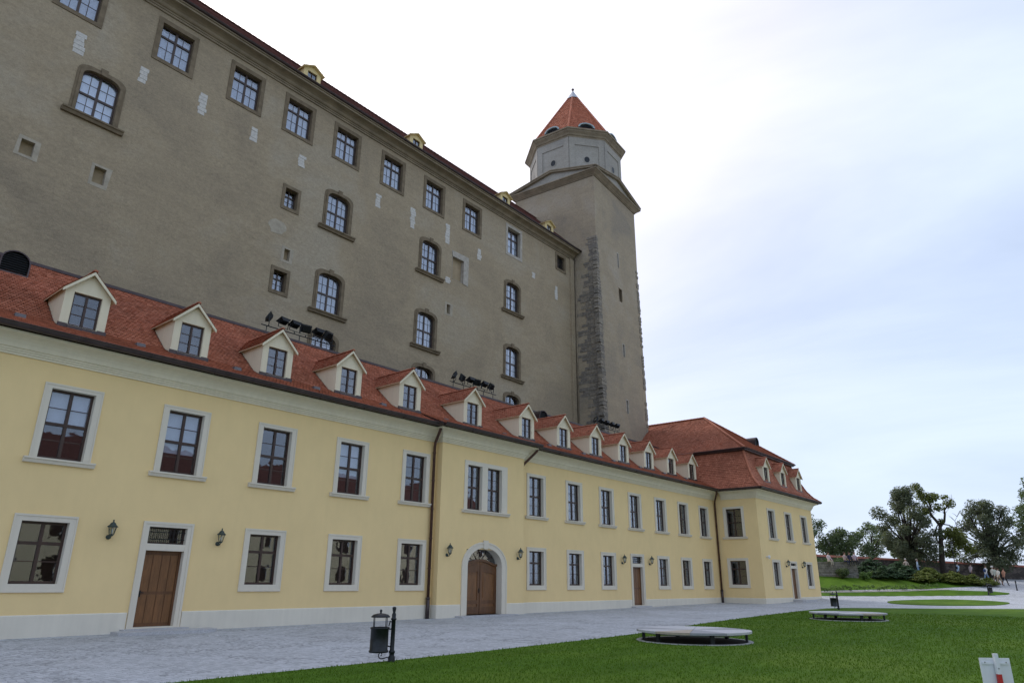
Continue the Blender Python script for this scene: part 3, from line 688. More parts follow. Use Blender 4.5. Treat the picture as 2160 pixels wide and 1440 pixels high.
gutter(LB, [((XL, -.76), (PX0-.66, -.76)), ((PX0-.66, -.76), (PX0-.66, PY-.76)), ((PX0-.66, PY-.76), (PX1+.66, PY-.76)), ((PX1+.66, PY-.76), (PX1+.66, -.76)), ((PX1+.66, -.76), (55.1, -.76))], GZ0)
def pipe(parent, pts, foot, r=.072):
    mb = MB(); mb.tube(pts, r, 10); x, y = pts[-1][0], pts[-1][1]; zt, zb = pts[-2][2], pts[-1][2]
    z = zt-.3
    while z > zb+1.2: mb.tube([(x, y, z-.025), (x, y, z+.025)], r*1.25, 10); z -= 1.35
    p = mb.build('downpipe', MAT['pipe'], parent)
    f = MB(); f.tube([(x, y, foot), (x, y, foot+.95)], r*1.3, 10); f.tube([(x, y, foot+.93), (x, y, foot+1.0)], r*1.5, 10); f.build('pipe_foot', MAT['gutter'], p)
pipe(LB, [(23.42, -.76, 8.9), (23.42, -.76, 8.72), (23.62, -.22, 8.15), (23.66, -.14, 7.95), (23.66, -.14, .9)], -.02)
pipe(LB, [(31.15, -.76, 8.9), (31.1, -.74, 8.72), (30.55, -.2, 7.95), (30.47, -.13, 7.7), (30.47, -.13, .9)], .0)
pipe(LB, [(54.85, -.76, 8.9), (55.0, -.7, 8.68), (55.6, -.2, 8.1), (55.72, -.12, 7.8), (55.72, -.12, 1.1)], .22)
# roof: sprocketed eaves, then the steeper main slope to the ridge
KINK = (1.2, 9.90); RIDGE = (5.10, 13.17); EAVE = (-.80, 8.95)
def long_roof():
    mb = MB(); dk = MB()
    def slope(x0, x1, a, b, seed):
        U = Vector((0, b[0]-a[0], b[1]-a[1])); L = U.length
        tiles(mb, (0, a[0], a[1]), (1, 0, 0), U, [(x0, 0), (x1, 0), (x1, L), (x0, L)], seed=seed)
        dk.add([(x0, a[0], a[1]-.03), (x1, a[0], a[1]-.03), (x1, b[0], b[1]-.03), (x0, b[0], b[1]-.03)], [(0, 1, 2, 3)])
    slope(XL, PX0-.6, EAVE, KINK, 1); slope(PX1+.6, 57.2, EAVE, KINK, 2); slope(PX0-.6, PX1+.6, (EAVE[0]+PY, EAVE[1]), KINK, 3); slope(XL, 58.6, KINK, RIDGE, 4)
    for x in (PX0-.6, PX1+.6): dk.add([(x, EAVE[0], EAVE[1]-.03), (x, EAVE[0]+PY, EAVE[1]-.03), (x, KINK[0], KINK[1]-.03)], [(0, 1, 2)])
    dk.add([(XL, RIDGE[0], RIDGE[1]-.03), (58.6, RIDGE[0], RIDGE[1]-.03), (58.6, 9.2, 9.6), (XL, 9.2, 9.6)], [(0, 1, 2, 3)])
    dk.build('roof', MAT['deck'], LB); tag(mb.build('roof_tiles', MAT['tile'], LB), kind='stuff')
    rd = MB(); rd.prism([(RIDGE[0]-.14, RIDGE[1]-.06), (RIDGE[0]+.14, RIDGE[1]-.06), (RIDGE[0]+.14, RIDGE[1]+.06), (RIDGE[0], RIDGE[1]+.10), (RIDGE[0]-.14, RIDGE[1]+.06)], 'x', XL, 58.0); rd.build('ridge_flashing', MAT['gutter'], LB)
long_roof()
# dormers. origin: foot of the front wall, y runs back into the roof
def dormer_kind(wallmat, tilemat, seed):
    w = MB(); hw = .72; eh, ah = 1.36, 2.06
    op = (-.47, .47, .06, 1.30)
    def P(x, z): return (x, 0, z)
    wall_grid(w, -hw, hw, -.1, eh, [op], P); w.add([(-hw, 0, eh), (hw, 0, eh), (0, 0, ah)], [(0, 1, 2)])
    for s in (-1, 1):
        ch = [(s*hw, 0, -.1), (s*hw, .5, .14), (s*hw, 1.95, 1.36), (s*hw, 0, eh)]; w.add(ch, [(0, 1, 2, 3)] if s > 0 else [(3, 2, 1, 0)])
    w.ring([(-.47, .06), (.47, .06), (.47, 1.30), (-.47, 1.30)], [(-.45, .08), (.45, .08), (.45, 1.28), (-.45, 1.28)], -.004, .0, .14)
    wall = w.mesh('dormer', MAT[wallmat])
    f, p, y = sash(.90, 1.20, 2, [1/3, 2/3], None, z0=.08, y=.09, fr=.06, mull=.075)
    fr = f.mesh('frame', MAT['frame'])
    rf = MB(); tl = MB(); so = MB(); ov = .13; hs = hw+ov; zs_ = eh-ov*(ah-eh)/hw; fy = -.16
    for s in (-1, 1):
        U = Vector((-s*hs, 0, ah-zs_+.02)); L = U.length
        tiles(tl, (s*hs, fy, zs_+.05), (0, 1, 0), U, [(0, 0), (1.9-fy, 0), (2.75-fy, L), (0, L)], seed=seed)
        rf.hexa([(s*hs, fy, zs_), (0, fy, ah+.02), (0, 2.7, ah+.02), (s*hs, 1.85, zs_), (s*hs, fy, zs_+.045), (0, fy, ah+.065), (0, 2.7, ah+.065), (s*hs, 1.85, zs_+.045)] if s > 0 else
                [(0, fy, ah+.02), (s*hs, fy, zs_), (s*hs, 1.85, zs_), (0, 2.7, ah+.02), (0, fy, ah+.065), (s*hs, fy, zs_+.045), (s*hs, 1.85, zs_+.045), (0, 2.7, ah+.065)])
        # barge board
        d = Vector((-s*hs, 0, ah-zs_+.02)).normalized(); t = .10
        so.hexa([(s*hs, fy-.012, zs_-.075), (s*hs, fy+.03, zs_-.075), (0, fy+.03, ah-.06), (0, fy-.012, ah-.06), (s*hs, fy-.012, zs_+.03), (s*hs, fy+.03, zs_+.03), (0, fy+.03, ah+.05), (0, fy-.012, ah+.05)])
    cap = MB(); caps(cap, (0, fy, ah+.10), (0, 2.72, ah+.10), r=.075)
    fl = MB(); fl.box(-hw-.04, -.475, -.05, -.002, -.12, .10); fl.box(.475, hw+.04, -.05, -.002, -.12, .10); fl.box(-.474, .474, -.07, -.002, -.12, .055)
    for s in (-1, 1): fl.hexa([(s*(hw+.004), -.04, -.12), (s*(hw+.05), -.04, -.12), (s*(hw+.05), .5, .12), (s*(hw+.004), .5, .12), (s*(hw+.004), -.04, -.02), (s*(hw+.05), -.04, -.02), (s*(hw+.05), .5, .22), (s*(hw+.004), .5, .22)] if s > 0 else [(s*(hw+.05), -.04, -.12), (s*(hw+.004), -.04, -.12), (s*(hw+.004), .5, .12), (s*(hw+.05), .5, .12), (s*(hw+.05), -.04, -.02), (s*(hw+.004), -.04, -.02), (s*(hw+.004), .5, .22), (s*(hw+.05), .5, .22)]); fl.hexa([(s*(hw+.004), .5, .12), (s*(hw+.05), .5, .12), (s*(hw+.05), 1.9, 1.28), (s*(hw+.004), 1.9, 1.28), (s*(hw+.004), .5, .22), (s*(hw+.05), .5, .22), (s*(hw+.05), 1.9, 1.40), (s*(hw+.004), 1.9, 1.40)])
    parts = [('frame', fr), ('dormer_roof', rf.mesh('dormer_roof', MAT['soffit'])), ('barge_board', so.mesh('barge_board', MAT['cream'])), ('flashing', fl.mesh('flashing', MAT['gutter']))]
    stuff = [('roof_tiles', tl.mesh('roof_tiles', MAT[tilemat])), ('ridge_tiles', cap.mesh('ridge_tiles', MAT[tilemat]))]
    pr = [(pane_mesh(q[1]-q[0], q[3]-q[2], 'glass'), ((q[0]+q[1])/2, y, (q[2]+q[3])/2)) for q in p]
    back = MB(); back.box(-.6, .6, .7, .72, .0, 1.3); parts.append(('room_wall', back.mesh('room_wall', MAT['room'])))
    def put(parent, loc, rz=0, scl=1):
        d = place('dormer', wall, parent, loc, (0, 0, rz)); d.scale = (scl,)*3
        for n, m in parts: place(n, m, d)
        for n, m in stuff: tag(place(n, m, d), kind='stuff')
        for m, l in pr: place('pane', m, d, l)
        return d
    return put
put_dormer = dormer_kind('cream', 'tile', 21)
for x in UX_L[1:]+[27.21]+UX_R: put_dormer(LB, (x, .70, 9.70))
# vent tiles on the slope and the two arched louvre vents
def vent_tile():
    mb = MB(); mb.prism([(0, 0), (.30, .14), (.02, .13)], 'x', -.11, .11); return mb.mesh('vent_tile', MAT['tile'])
VT = vent_tile(); vz = MB(); vz.prism([(0, 0), (.34, .12), (.03, .14)], 'x', -.15, .15); VZ = vz.mesh('vent_cowl', MAT['lead'])
def roofz(y): return EAVE[1]+(y-EAVE[0])*(KINK[1]-EAVE[1])/(KINK[0]-EAVE[0]) if y < KINK[0] else KINK[1]+(y-KINK[0])*(RIDGE[1]-KINK[1])/(RIDGE[0]-KINK[0])
xs_all = UX_L[1:]+[27.21]+UX_R
for a, b in zip(xs_all[:-1], xs_all[1:]):
    place('vent_cowl', VZ, LB, ((a+b)/2, .35, roofz(.35)+.02)); place('vent_tile', VT, LB, ((a+b)/2-.2, 4.0, roofz(4.0)+.02)); 
    place('vent_tile', VT, LB, ((a+b)/2+1.5, 4.3, roofz(4.3)+.02))
def arched_vent(parent, x, y, z, rz=0):
    mb = MB(); n = 10; hw = .48; out = [(hw, -.35)]+[(hw*math.cos(math.pi*k/n), .15+.42*math.sin(math.pi*k/n)) for k in range(n+1)]+[(-hw, -.35)]
    vs = [(a, 0, b) for a, b in out]+[(a, 1.3, b) for a, b in out]; m = len(out)
    mb.add(vs, [(i, i+1, m+i+1, m+i) for i in range(m-1)], smooth=False)
    inn = [(a*.9, (b-.15)*.9+.15) for a, b in out]
    mb.ring(out, inn, -.02, .02); v = mb.build('roof_vent', MAT['gutter'], parent, (x, y, z), (0, 0, rz))
    lv = MB()
    for k in range(9):
        zz = -.3+k*.09; h = hw*.88 if zz < .15 else hw*.88*math.sqrt(max(.02, 1-((zz-.15)/.38)**2)); lv.hexa([(-h, .05, zz), (h, .05, zz), (h, .10, zz+.05), (-h, .10, zz+.05), (-h, .05, zz+.012), (h, .05, zz+.012), (h, .10, zz+.062), (-h, .10, zz+.062)])
    lv.add([(a*.98, .12, b) for a, b in inn], [tuple(range(len(inn)))]); lv.build('louvre', MAT['iron'], v)
arched_vent(LB, 5.98, 3.85, roofz(3.85)+.35); arched_vent(LB, 37.6, 3.75, roofz(3.75)+.35)

# ------------------------------------------------------------------ corner pavilion with mansard roof
WB = empty('corner_pavilion', (55.95, -3.5, .2)); tag(WB, 'yellow corner pavilion with steep red mansard roof at the far end of the row', 'building')
WB.location = (0, 0, 0)
WX0, WX1, WY0, WY1 = 55.95, 69.30, -3.50, 14.0
FX = [58.9, 62.85, 66.85]; SY = -1.55
def wing():
    mb = MB(); 
    hf = [(x-.66, x+.66, 5.15, 7.50) for x in FX]+[(x-.66, x+.66, 1.45, 3.40) for x in (FX[0], FX[2])]+[(FX[1]-.68, FX[1]+.68, -.2, 3.40)]
    wall_grid(mb, WX0, WX1, -.2, WT, hf, lambda x, z: (x, WY0, z))
    hs = [(SY-.68, SY+.68, 5.15, 7.50), (SY-.68, SY+.68, 1.45, 3.40)]
    wall_grid(mb, WY0, WY1, -.2, WT, hs, lambda y, z: (WX0, y, z))
    mb.add([(WX1, WY0, -.2), (WX1, WY1, -.2), (WX1, WY1, WT), (WX1, WY0, WT), (WX0, WY1, -.2), (WX0, WY1, WT)], [(0, 1, 2, 3), (1, 4, 5, 2)])
    mb.build('wall', MAT['yellow'], WB)
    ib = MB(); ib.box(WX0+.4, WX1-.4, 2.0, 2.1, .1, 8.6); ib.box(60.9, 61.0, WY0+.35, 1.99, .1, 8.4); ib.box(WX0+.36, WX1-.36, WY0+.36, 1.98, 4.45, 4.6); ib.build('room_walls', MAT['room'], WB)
    strip(CORN, 'cornice', MAT['cream'], WB, [((WX0, -.61), (WX0, WY0), 0, 1), ((WX0, WY0), (WX1, WY0), 1, 1), ((WX1, WY0), (WX1, WY1), 1, 0)])
    plinth_runs(WB, [((WX0, 0), (WX0, WY0), -1, 1), ((WX0, WY0), (FX[1]-.90, WY0), 1, 0), ((FX[1]+.90, WY0), (WX1, WY0), 0, 1), ((WX1, WY0), (WX1, WY1), 1, 0)])
    for x in FX: KU.put(WB, (x, WY0, 5.22))
    for x in (FX[0], FX[2]): KL.put(WB, (x, WY0, 1.56))
    KU.put(WB, (WX0, SY, 5.25), (0, 0, -math.pi/2)); KL.put(WB, (WX0, SY, 1.62), (0, 0, -math.pi/2))
    small_door(FX[1], WB, .52, WY0); steps(FX[1], .36, WB, WY0, base=.50)
    gutter(WB, [((WX0-.76, -.6), (WX0-.76, WY0-.76)), ((WX0-.76, WY0-.76), (WX1+.76, WY0-.76)), ((WX1+.76, WY0-.76), (WX1+.76, WY1))], GZ0)
    # lower, swept slope on three sides and the back
    prof = [(0, 8.97), (.50, 9.36), (.92, 9.92), (1.28, 10.70), (1.60, 11.60), (1.86, 12.40)]
    ex0, ex1, ey0, ey1 = WX0-.8, WX1+.75, WY0-.8, WY1+.8
    tl = MB(); dk = MB(); hp = MB()
    for (i0, z0), (i1, z1) in zip(prof[:-1], prof[1:]):
        h = i1-i0; dz = z1-z0; L = math.hypot(h, dz); sd = int(i0*100)
        wdt = ex1-ex0-2*i0; dep = ey1-ey0-2*i0
        tiles(tl, (ex0+i0, ey0+i0, z0), (1, 0, 0), (0, h, dz), [(0, 0), (wdt, 0), (wdt-h, L), (h, L)], ex=.17, seed=sd+1)
        tiles(tl, (ex0+i0, ey1-i0, z0), (0, -1, 0), (h, 0, dz), [(0, 0), (dep, 0), (dep-h, L), (h, L)], ex=.17, seed=sd+2)
        tiles(tl, (ex1-i0, ey0+i0, z0), (0, 1, 0), (-h, 0, dz), [(0, 0), (dep, 0), (dep-h, L), (h, L)], ex=.17, seed=sd+3)
        a = [(ex0+i0, ey0+i0), (ex1-i0, ey0+i0), (ex1-i0, ey1-i0), (ex0+i0, ey1-i0)]; b = [(ex0+i1, ey0+i1), (ex1-i1, ey0+i1), (ex1-i1, ey1-i1), (ex0+i1, ey1-i1)]
        dk.add([(*p, z0-.02) for p in a]+[(*p, z1-.02) for p in b], [(k, (k+1) % 4, 4+(k+1) % 4, 4+k) for k in range(4)])
        for k in (0, 1): caps(hp, (*a[k], z0+.04), (*b[k], z1+.04), r=.10, seed=sd+k)
    i = 1.55; z0 = 12.45; zt = 16.8; xm = (ex0+ex1)/2; run = xm-(ex0+i); L = math.hypot(run, zt-z0); yr0 = ey0+i+run*1.02; dep = ey1-ey0-2*i; wdt = 2*run
    tiles(tl, (ex0+i, ey0+i, z0), (1, 0, 0), (0, yr0-ey0-i, zt-z0), [(0, 0), (wdt, 0), (wdt/2, math.hypot(yr0-ey0-i, zt-z0))], seed=77)
    tiles(tl, (ex0+i, ey1-i, z0), (0, -1, 0), (run, 0, zt-z0), [(0, 0), (dep, 0), (dep-run, L), (0, L)], seed=78)
    tiles(tl, (ex1-i, ey0+i, z0), (0, 1, 0), (-run, 0, zt-z0), [(0, 0), (dep, 0), (dep, L), (run, L)], seed=79)
    c = [(ex0+i, ey0+i), (ex1-i, ey0+i), (ex1-i, ey1-i), (ex0+i, ey1-i)]
    dk.add([(*p, z0-.03) for p in c]+[(xm, yr0, zt-.03), (xm, ey1-i, zt-.03)], [(0, 1, 4), (1, 2, 5, 4), (3, 0, 4, 5), (2, 3, 5)])
    for k in (0, 1): caps(hp, (*c[k], z0+.05), (xm, yr0, zt+.04), r=.13, seed=90+k)
    caps(hp, (xm, yr0, zt+.05), (xm, ey1-i, zt+.05), r=.13, seed=95)
    dk.build('roof', MAT['deck'], WB); tag(tl.build('roof_tiles', MAT['tile'], WB), kind='stuff'); tag(hp.build('hip_tiles', MAT['tile'], WB), kind='stuff')
    # boxed eaves of the upper roof: dark soffit with gutter
    sf = MB(); j = 1.84
    for A, B in (((ex0+i, ey0+i), (ex1-i, ey0+i)), ((ex1-i, ey0+i), (ex1-i, ey1-i)), ((ex0+i, ey1-i), (ex0+i, ey0+i))): pass
    sf.add([(*p, 12.44) for p in c]+[(ex0+j+.3, ey0+j+.3, 12.15), (ex1-j-.3, ey0+j+.3, 12.15), (ex1-j-.3, ey1-j-.3, 12.15), (ex0+j+.3, ey1-j-.3, 12.15)]+[(*p, 12.30) for p in c], [(k, (k+1) % 4, 8+(k+1) % 4, 8+k) for k in range(4)]+[(8+k, 8+(k+1) % 4, 4+(k+1) % 4, 4+k) for k in range(4)])
    sf.build('eaves_board', MAT['gutter'], WB)
    gutter(WB, [((c[3][0]-.06, c[3][1]), (c[0][0]-.06, c[0][1]-.06)), ((c[0][0]-.06, c[0][1]-.06), (c[1][0]+.06, c[1][1]-.06)), ((c[1][0]+.06, c[1][1]-.06), (c[2][0]+.06, c[2][1]))], 12.46, r=.085)
    for x in FX: put_dormer(WB, (x+.05, -3.48, 9.74), scl=.98)
    sl = (zt-z0)/run
    for k in range(6):
        y = ey0+i+2.4+k*1.25; x = ex0+i+.75; place('vent_tile', VT, WB, (x, y, z0+.75*sl+.03), (0, 0, -math.pi/2))
    for k in range(5):
        y = 4.6+k*1.7; x = xm-.75; place('vent_tile', VT, WB, (x, y, zt-.75*sl+.03), (0, 0, -math.pi/2))
    arched_vent(WB, 65.7, ey0+i+2.3, z0+2.3*(zt-z0)/(yr0-ey0-i)+.3)
wing()

# ------------------------------------------------------------------ castle palace
CTH = R(.915); CP = empty('castle_palace', (0, 10.0, 0), CTH); tag(CP, 'tall grey-brown castle palace wing with rows of stone-framed windows behind the yellow building', 'castle')
TOPX = [-6.3, -1.9, 2.5, 7.12, 12.0, 16.38, 20.18, 24.05, 28.27, 32.55, 36.97]
ARCHW = [(8.86, 23.45), (23.85, 23.45), (32.42, 23.45), (42.33, 23.45), (23.78, 17.62), (32.33, 17.62), (42.36, 17.62), (23.74, 13.1), (32.35, 13.1), (42.38, 13.1)]
SMALLW = [(20.30, 23.55), (20.22, 17.93)]
NICHE = [(6.56, 20.15, .55, .76), (9.70, 20.15, .55, .9), (20.50, 20.05, .40, .74), (34.62, 20.92, .38, .76)]
CZT = 32.75
def castle():
    mb = MB()
    H = [(x-.93, x+.93, 28.86, 31.22) for x in TOPX]+[(42.5-.9, 42.5+.9, 28.83, 31.36), (49.66-.62, 49.66+.62, 30.1, 31.46)]
    H += [(x-.91, x+.91, z, z+2.64 if z > 14 else z+3.02) for x, z in ARCHW]+[(x-.46, x+.46, z, z+1.3) for x, z in SMALLW]+[(x-w/2, x+w/2, z, z+h) for x, z, w, h in NICHE]+[(34.85, 36.10, 23.95, 25.85)]
    wall_grid(mb, -16, 51.75, -1, CZT, H, lambda x, z: (x, 0, z))
    mb.add([(-16, 0, -1), (-16, 14, -1), (-16, 14, CZT), (-16, 4.45, 37.9), (-16, 0, CZT)], [(0, 1, 2, 3, 4)])
    mb.build('wall', MAT['castle'], CP)
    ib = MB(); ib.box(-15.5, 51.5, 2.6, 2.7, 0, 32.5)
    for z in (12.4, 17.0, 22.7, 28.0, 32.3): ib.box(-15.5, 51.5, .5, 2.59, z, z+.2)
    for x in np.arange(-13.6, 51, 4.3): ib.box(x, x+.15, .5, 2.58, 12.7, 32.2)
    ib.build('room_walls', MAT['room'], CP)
    cz = [(0, 31.86), (.09, 31.86), (.09, 31.97), (.15, 31.99), (.15, 32.07), (.24, 32.09), (.30, 32.15)]+[(.30+.5*(1-math.cos(t)), 32.17+.20*math.sin(t)) for t in np.linspace(0, math.pi/2, 5)]+[(.82, 32.38), (.82, 32.48), (.90, 32.50), (.90, 32.57), (0, 32.58)]
    strip(cz, 'cornice', MAT['castle_cornice'], CP, [((-16, 0), (51.75, 0), 0, 0)])
    gutter(CP, [((-16, -.95), (51.9, -.95))], 32.66, r=.09)
    pl = MB(); pl.box(51.15, 51.74, -.16, -.002, -1, 31.85); pl.build('pilaster', MAT['castle'], CP)
    pp = MB(); pp.tube([(51.9, -.22, 32.5), (51.9, -.22, 12)], .07, 8); pp.build('downpipe', MAT['castle_cornice'], CP)
    tl = MB(); L = math.hypot(5.4, 5.4); tiles(tl, (0, -.95, 32.64), (1, 0, 0), (0, 5.4, 5.4), [(-16, 0), (52, 0), (52, L), (-16, L)], tw=.2, ex=.18, th=.03, seed=31)
    tag(tl.build('roof_tiles', MAT['tile_castle'], CP), kind='stuff')
    dk = MB(); dk.add([(-16, -.95, 32.61), (52, -.95, 32.61), (52, 4.45, 38.0), (-16, 4.45, 38.0), (52, 14, 32.6), (-16, 14, 32.6)], [(0, 1, 2, 3), (3, 2, 4, 5)]); dk.build('roof', MAT['deck'], CP)
    rc = MB(); caps(rc, (-16, 4.45, 38.06), (52, 4.45, 38.06), r=.15, step=.4); tag(rc.build('ridge_tiles', MAT['tile_castle'], CP), kind='stuff')
castle()
def curtain(w, h, z0=0, y=.52, n=16, gap=0):
    mb = MB(); vs = []; 
    for k in range(n+1):
        x = -w/2+w*k/n; yy = y+.03*math.sin(k*2.4)+.012*math.sin(k*5.1); vs += [(x, yy, z0), (x, yy, z0+h)]
    mb.add(vs, [(2*k, 2*k+2, 2*k+3, 2*k+1) for k in range(n)], smooth=True)
    vs2 = [(a, b+.006, c) for a, b, c in vs]; mb.add(vs2, [(2*k, 2*k+1, 2*k+3, 2*k+2) for k in range(n)], smooth=True)
    return mb
# top row: plain stone casing, four lights
f, p, y = sash(1.80, 2.34, 4, [.36, .70], 1, z0=.0, y=.20, fr=.09, mull=.12, bar=.03)
c = MB(); c.ring(rect(2.32, -.22, 2.62), rect(1.80, 0, 2.34), -.05, .01, .24)
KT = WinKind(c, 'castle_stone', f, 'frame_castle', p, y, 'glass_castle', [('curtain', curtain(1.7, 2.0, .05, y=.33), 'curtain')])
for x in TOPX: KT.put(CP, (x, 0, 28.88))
c = MB(); c.ring(rect(2.3, -.25, 2.78), rect(1.76, 0, 2.50), -.03, .01, .34)
f, p, y = sash(1.76, 2.5, 2, [.33, .66], 1, y=.30, fr=.10, mull=.13, bar=.03)
KT9 = WinKind(c, 'castle_stone_pale', f, 'frame_castle', p, y, 'glass_castle', [('curtain', curtain(1.66, 2.0, .05, y=.40), 'curtain')]); KT9.put(CP, (42.5, 0, 28.86))
c = MB(); c.ring(rect(1.70, -.22, 1.58), rect(1.20, 0, 1.34), -.05, .01, .3)
f, p, y = sash(1.2, 1.34, 2, [.5], None, y=.26, fr=.07, mull=.08)
gb = MB()
for k in range(5): gb.box(-.5+k*.24, -.475+k*.24, .12, .145, .02, 1.32)
for z in (.35, .95): gb.box(-.6, .6, .10, .119, z, z+.03)
KT10 = WinKind(c, 'castle_stone', f, 'frame_castle', p, y, 'glass', [('window_bars', gb, 'iron')]); KT10.put(CP, (49.66, 0, 30.12))
# arched windows of the lower rows: moulded stone architrave, projecting sill, keystone
def arch_kind(hh, curt, cm='curtain'):
    c = MB(); inn = arch(1.78, 0, hh, .60); mid = arch(2.06, 0, hh+.13, .68); out = arch(2.30, -.02, hh+.24, .66)
    c.ring(out, mid, -.05, .01); c.ring(mid, inn, -.09, .01, .23)
    c.prism([(-.13, hh-.02), (.13, hh-.02), (.18, hh+.36), (-.18, hh+.36)], 'y', -.13, -.088)
    f, p, y = sash(1.78, hh, 4, [.24, .48, .74], 1, y=.17, fr=.07, mull=.115, bar=.028)
    f.ring(arch(1.78, 0, hh, .60), arch(1.62, .08, hh-.10, .54), .14, .23)
    return WinKind(c, 'castle_stone', f, 'frame_castle', p, y, 'glass_castle', [('sill', sill_mb(2.86, 0, .26, .26), 'castle_stone'), ('curtain', curtain(1.66, hh*curt, .06, y=.31), cm)])
KA = arch_kind(2.60, .92); KA3 = arch_kind(2.98, .80); KAW = arch_kind(2.60, .95, 'curtain_white')
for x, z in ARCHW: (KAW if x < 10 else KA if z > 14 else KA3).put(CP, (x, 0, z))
c = MB(); c.ring(rect(1.30, -.22, 1.50), rect(.90, 0, 1.28), -.05, .01, .3)
f, p, y = sash(.90, 1.28, 2, [.36, .66], 1, y=.28, fr=.06, mull=.07)
KS = WinKind(c, 'castle_stone', f, 'frame_castle', p, y, 'glass_castle', [('curtain', curtain(.82, .75, .05, y=.38), 'curtain')])
for x, z in SMALLW: KS.put(CP, (x, 0, z))
def niches():
    for x, z, w, h in NICHE:
        rg = random.Random(int(x*10)); ow = [(-w/2-rg.uniform(.12, .3), -rg.uniform(.08, .2)), (w/2+rg.uniform(.1, .25), -rg.uniform(.1, .22)), (w/2+rg.uniform(.15, .3), h+rg.uniform(.06, .16)), (-w/2-rg.uniform(.08, .2), h+rg.uniform(.12, .22))]
        c = MB(); c.ring(ow, rect(w, 0, h), -.012, .005, .30); n = c.build('niche', MAT['castle_stone_edge'], CP, (x, 0, z))
        b = MB(); b.box(-w/2-.01, w/2+.01, .30, .34, -.01, h+.01); b.build('niche_back', MAT['niche'], n)
    c = MB(); w, h = 1.24, 1.90
    for k, (e, y0) in enumerate(((.62, -.02), (.42, -.06), (.22, -.03))):
        c.prism([(w/2, -.05), (w/2+e, -.1), (w/2+e, h+e*.85), (-w/2-.1, h+e*.85), (-w/2-.02, h), (w/2, h)], 'y', y0, .01-.002*k)
    c.ring(rect(w+.04, -.02, h+.02), rect(w, 0, h), -.02, .005, .32)
    n = c.build('blocked_doorway', MAT['castle_stone_pale'], CP, (35.475, 0, 23.95)); b = MB(); b.box(-w/2-.01, w/2+.01, .26, .34, -.01, h+.01); b.build('niche_back', MAT['niche'], n)
niches()
# patches where the render has come away and pale brick shows
def patches():
    P = [(7.52, 26.6, 1.25, .34), (10.66, 26.84, .97, .32), (14.0, 26.78, 1.4, .36), (17.3, 26.8, .95, .30), (20.73, 26.74, .86, .36), (27.12, 26.7, 1.05, .34), (30.45, 26.47, 1.68, .34), (34.2, 26.69, 1.7, .34), (37.95, 26.7, 1.0, .36), (45.37, 27.7, .55, .30), (48.88, 26.75, 1.36, .30), (3.2, 26.9, .9, .3), (34.4, 23.4, .5, .45)]
    for i, (x, z, h, w) in enumerate(P):
        rg = random.Random(40+i); n = max(3, int(h/.21)); pt = None
        for k in range(n):
            zz = z+h*k/n; a = -w/2-.05+rg.uniform(-.07, .05); b = w/2+.05+rg.uniform(-.06, .07)
            m = MB(); t = rg.uniform(.012, .03)
            m.hexa([(a, -t, zz+.006), (b, -t, zz+.006), (b, .01, zz+.006), (a, .01, zz+.006), (a+.02, -t, zz+h/n-.008), (b-.015, -t, zz+h/n-.008), (b, .01, zz+h/n-.008), (a, .01, zz+h/n-.008)])
            m.build('brick', MAT['whitebrick'], CP, (x, 0, 0))
    rg = random.Random(5); m = MB(); pts = [(math.cos(t)*(.62+rg.uniform(-.14, .14)), math.sin(t)*(.5+rg.uniform(-.1, .1))) for t in np.linspace(0, 6.28, 15)[:-1]]
    m.prism(pts, 'y', -.012, .006); m.build('plaster_patch', MAT['castle_stone_edge'], CP, (19.6, 0, 21.95))
patches()
def castle_dormer(x):
    w = MB(); hw, eh, ah = .66, .84, 1.20
    wall_grid(w, -hw, hw, -.15, eh, [(-.38, .38, .26, .78)], lambda a, b: (a, 0, b)); w.add([(-hw, 0, eh), (hw, 0, eh), (0, 0, ah)], [(0, 1, 2)])
    for s in (-1, 1): w.add([(s*hw, 0, -.15), (s*hw, 1.05, eh), (s*hw, 0, eh)], [(0, 1, 2)])
    w.ring(rect(.78, .25, .79), rect(.72, .28, .76), -.003, 0, .12)
    d = w.build('dormer', MAT['yellow2'], CP, (x, -.30, 33.10))
    r = MB(); t = MB()
    for s in (-1, 1):
        hs = hw+.16; zs_ = eh-.09
        r.hexa([(s*hs, -.22, zs_), (0, -.22, ah), (0, 1.3, ah), (s*hs, .95, zs_), (s*hs, -.22, zs_+.05), (0, -.22, ah+.05), (0, 1.3, ah+.05), (s*hs, .95, zs_+.05)])
        U = Vector((-s*hs, 0, ah-zs_)); tiles(t, (s*hs, -.22, zs_+.055), (0, 1, 0), U, [(0, 0), (1.15, 0), (1.5, U.length), (0, U.length)], tw=.2, ex=.18, seed=9)
    r.build('dormer_roof', MAT['yellow2'], d); tag(t.build('roof_tiles', MAT['tile_castle'], d), kind='stuff')
    f, p, y = sash(.74, .50, 2, [], None, z0=.27, y=.08, fr=.05, mull=.06); f.build('frame', MAT['frame'], d)
    for q in p: place('pane', pane_mesh(q[1]-q[0], q[3]-q[2], 'glass'), d, ((q[0]+q[1])/2, y, (q[2]+q[3])/2))
for x in (.6, 10.9, 20.55, 30.1, 40.85, 47.45): castle_dormer(x)

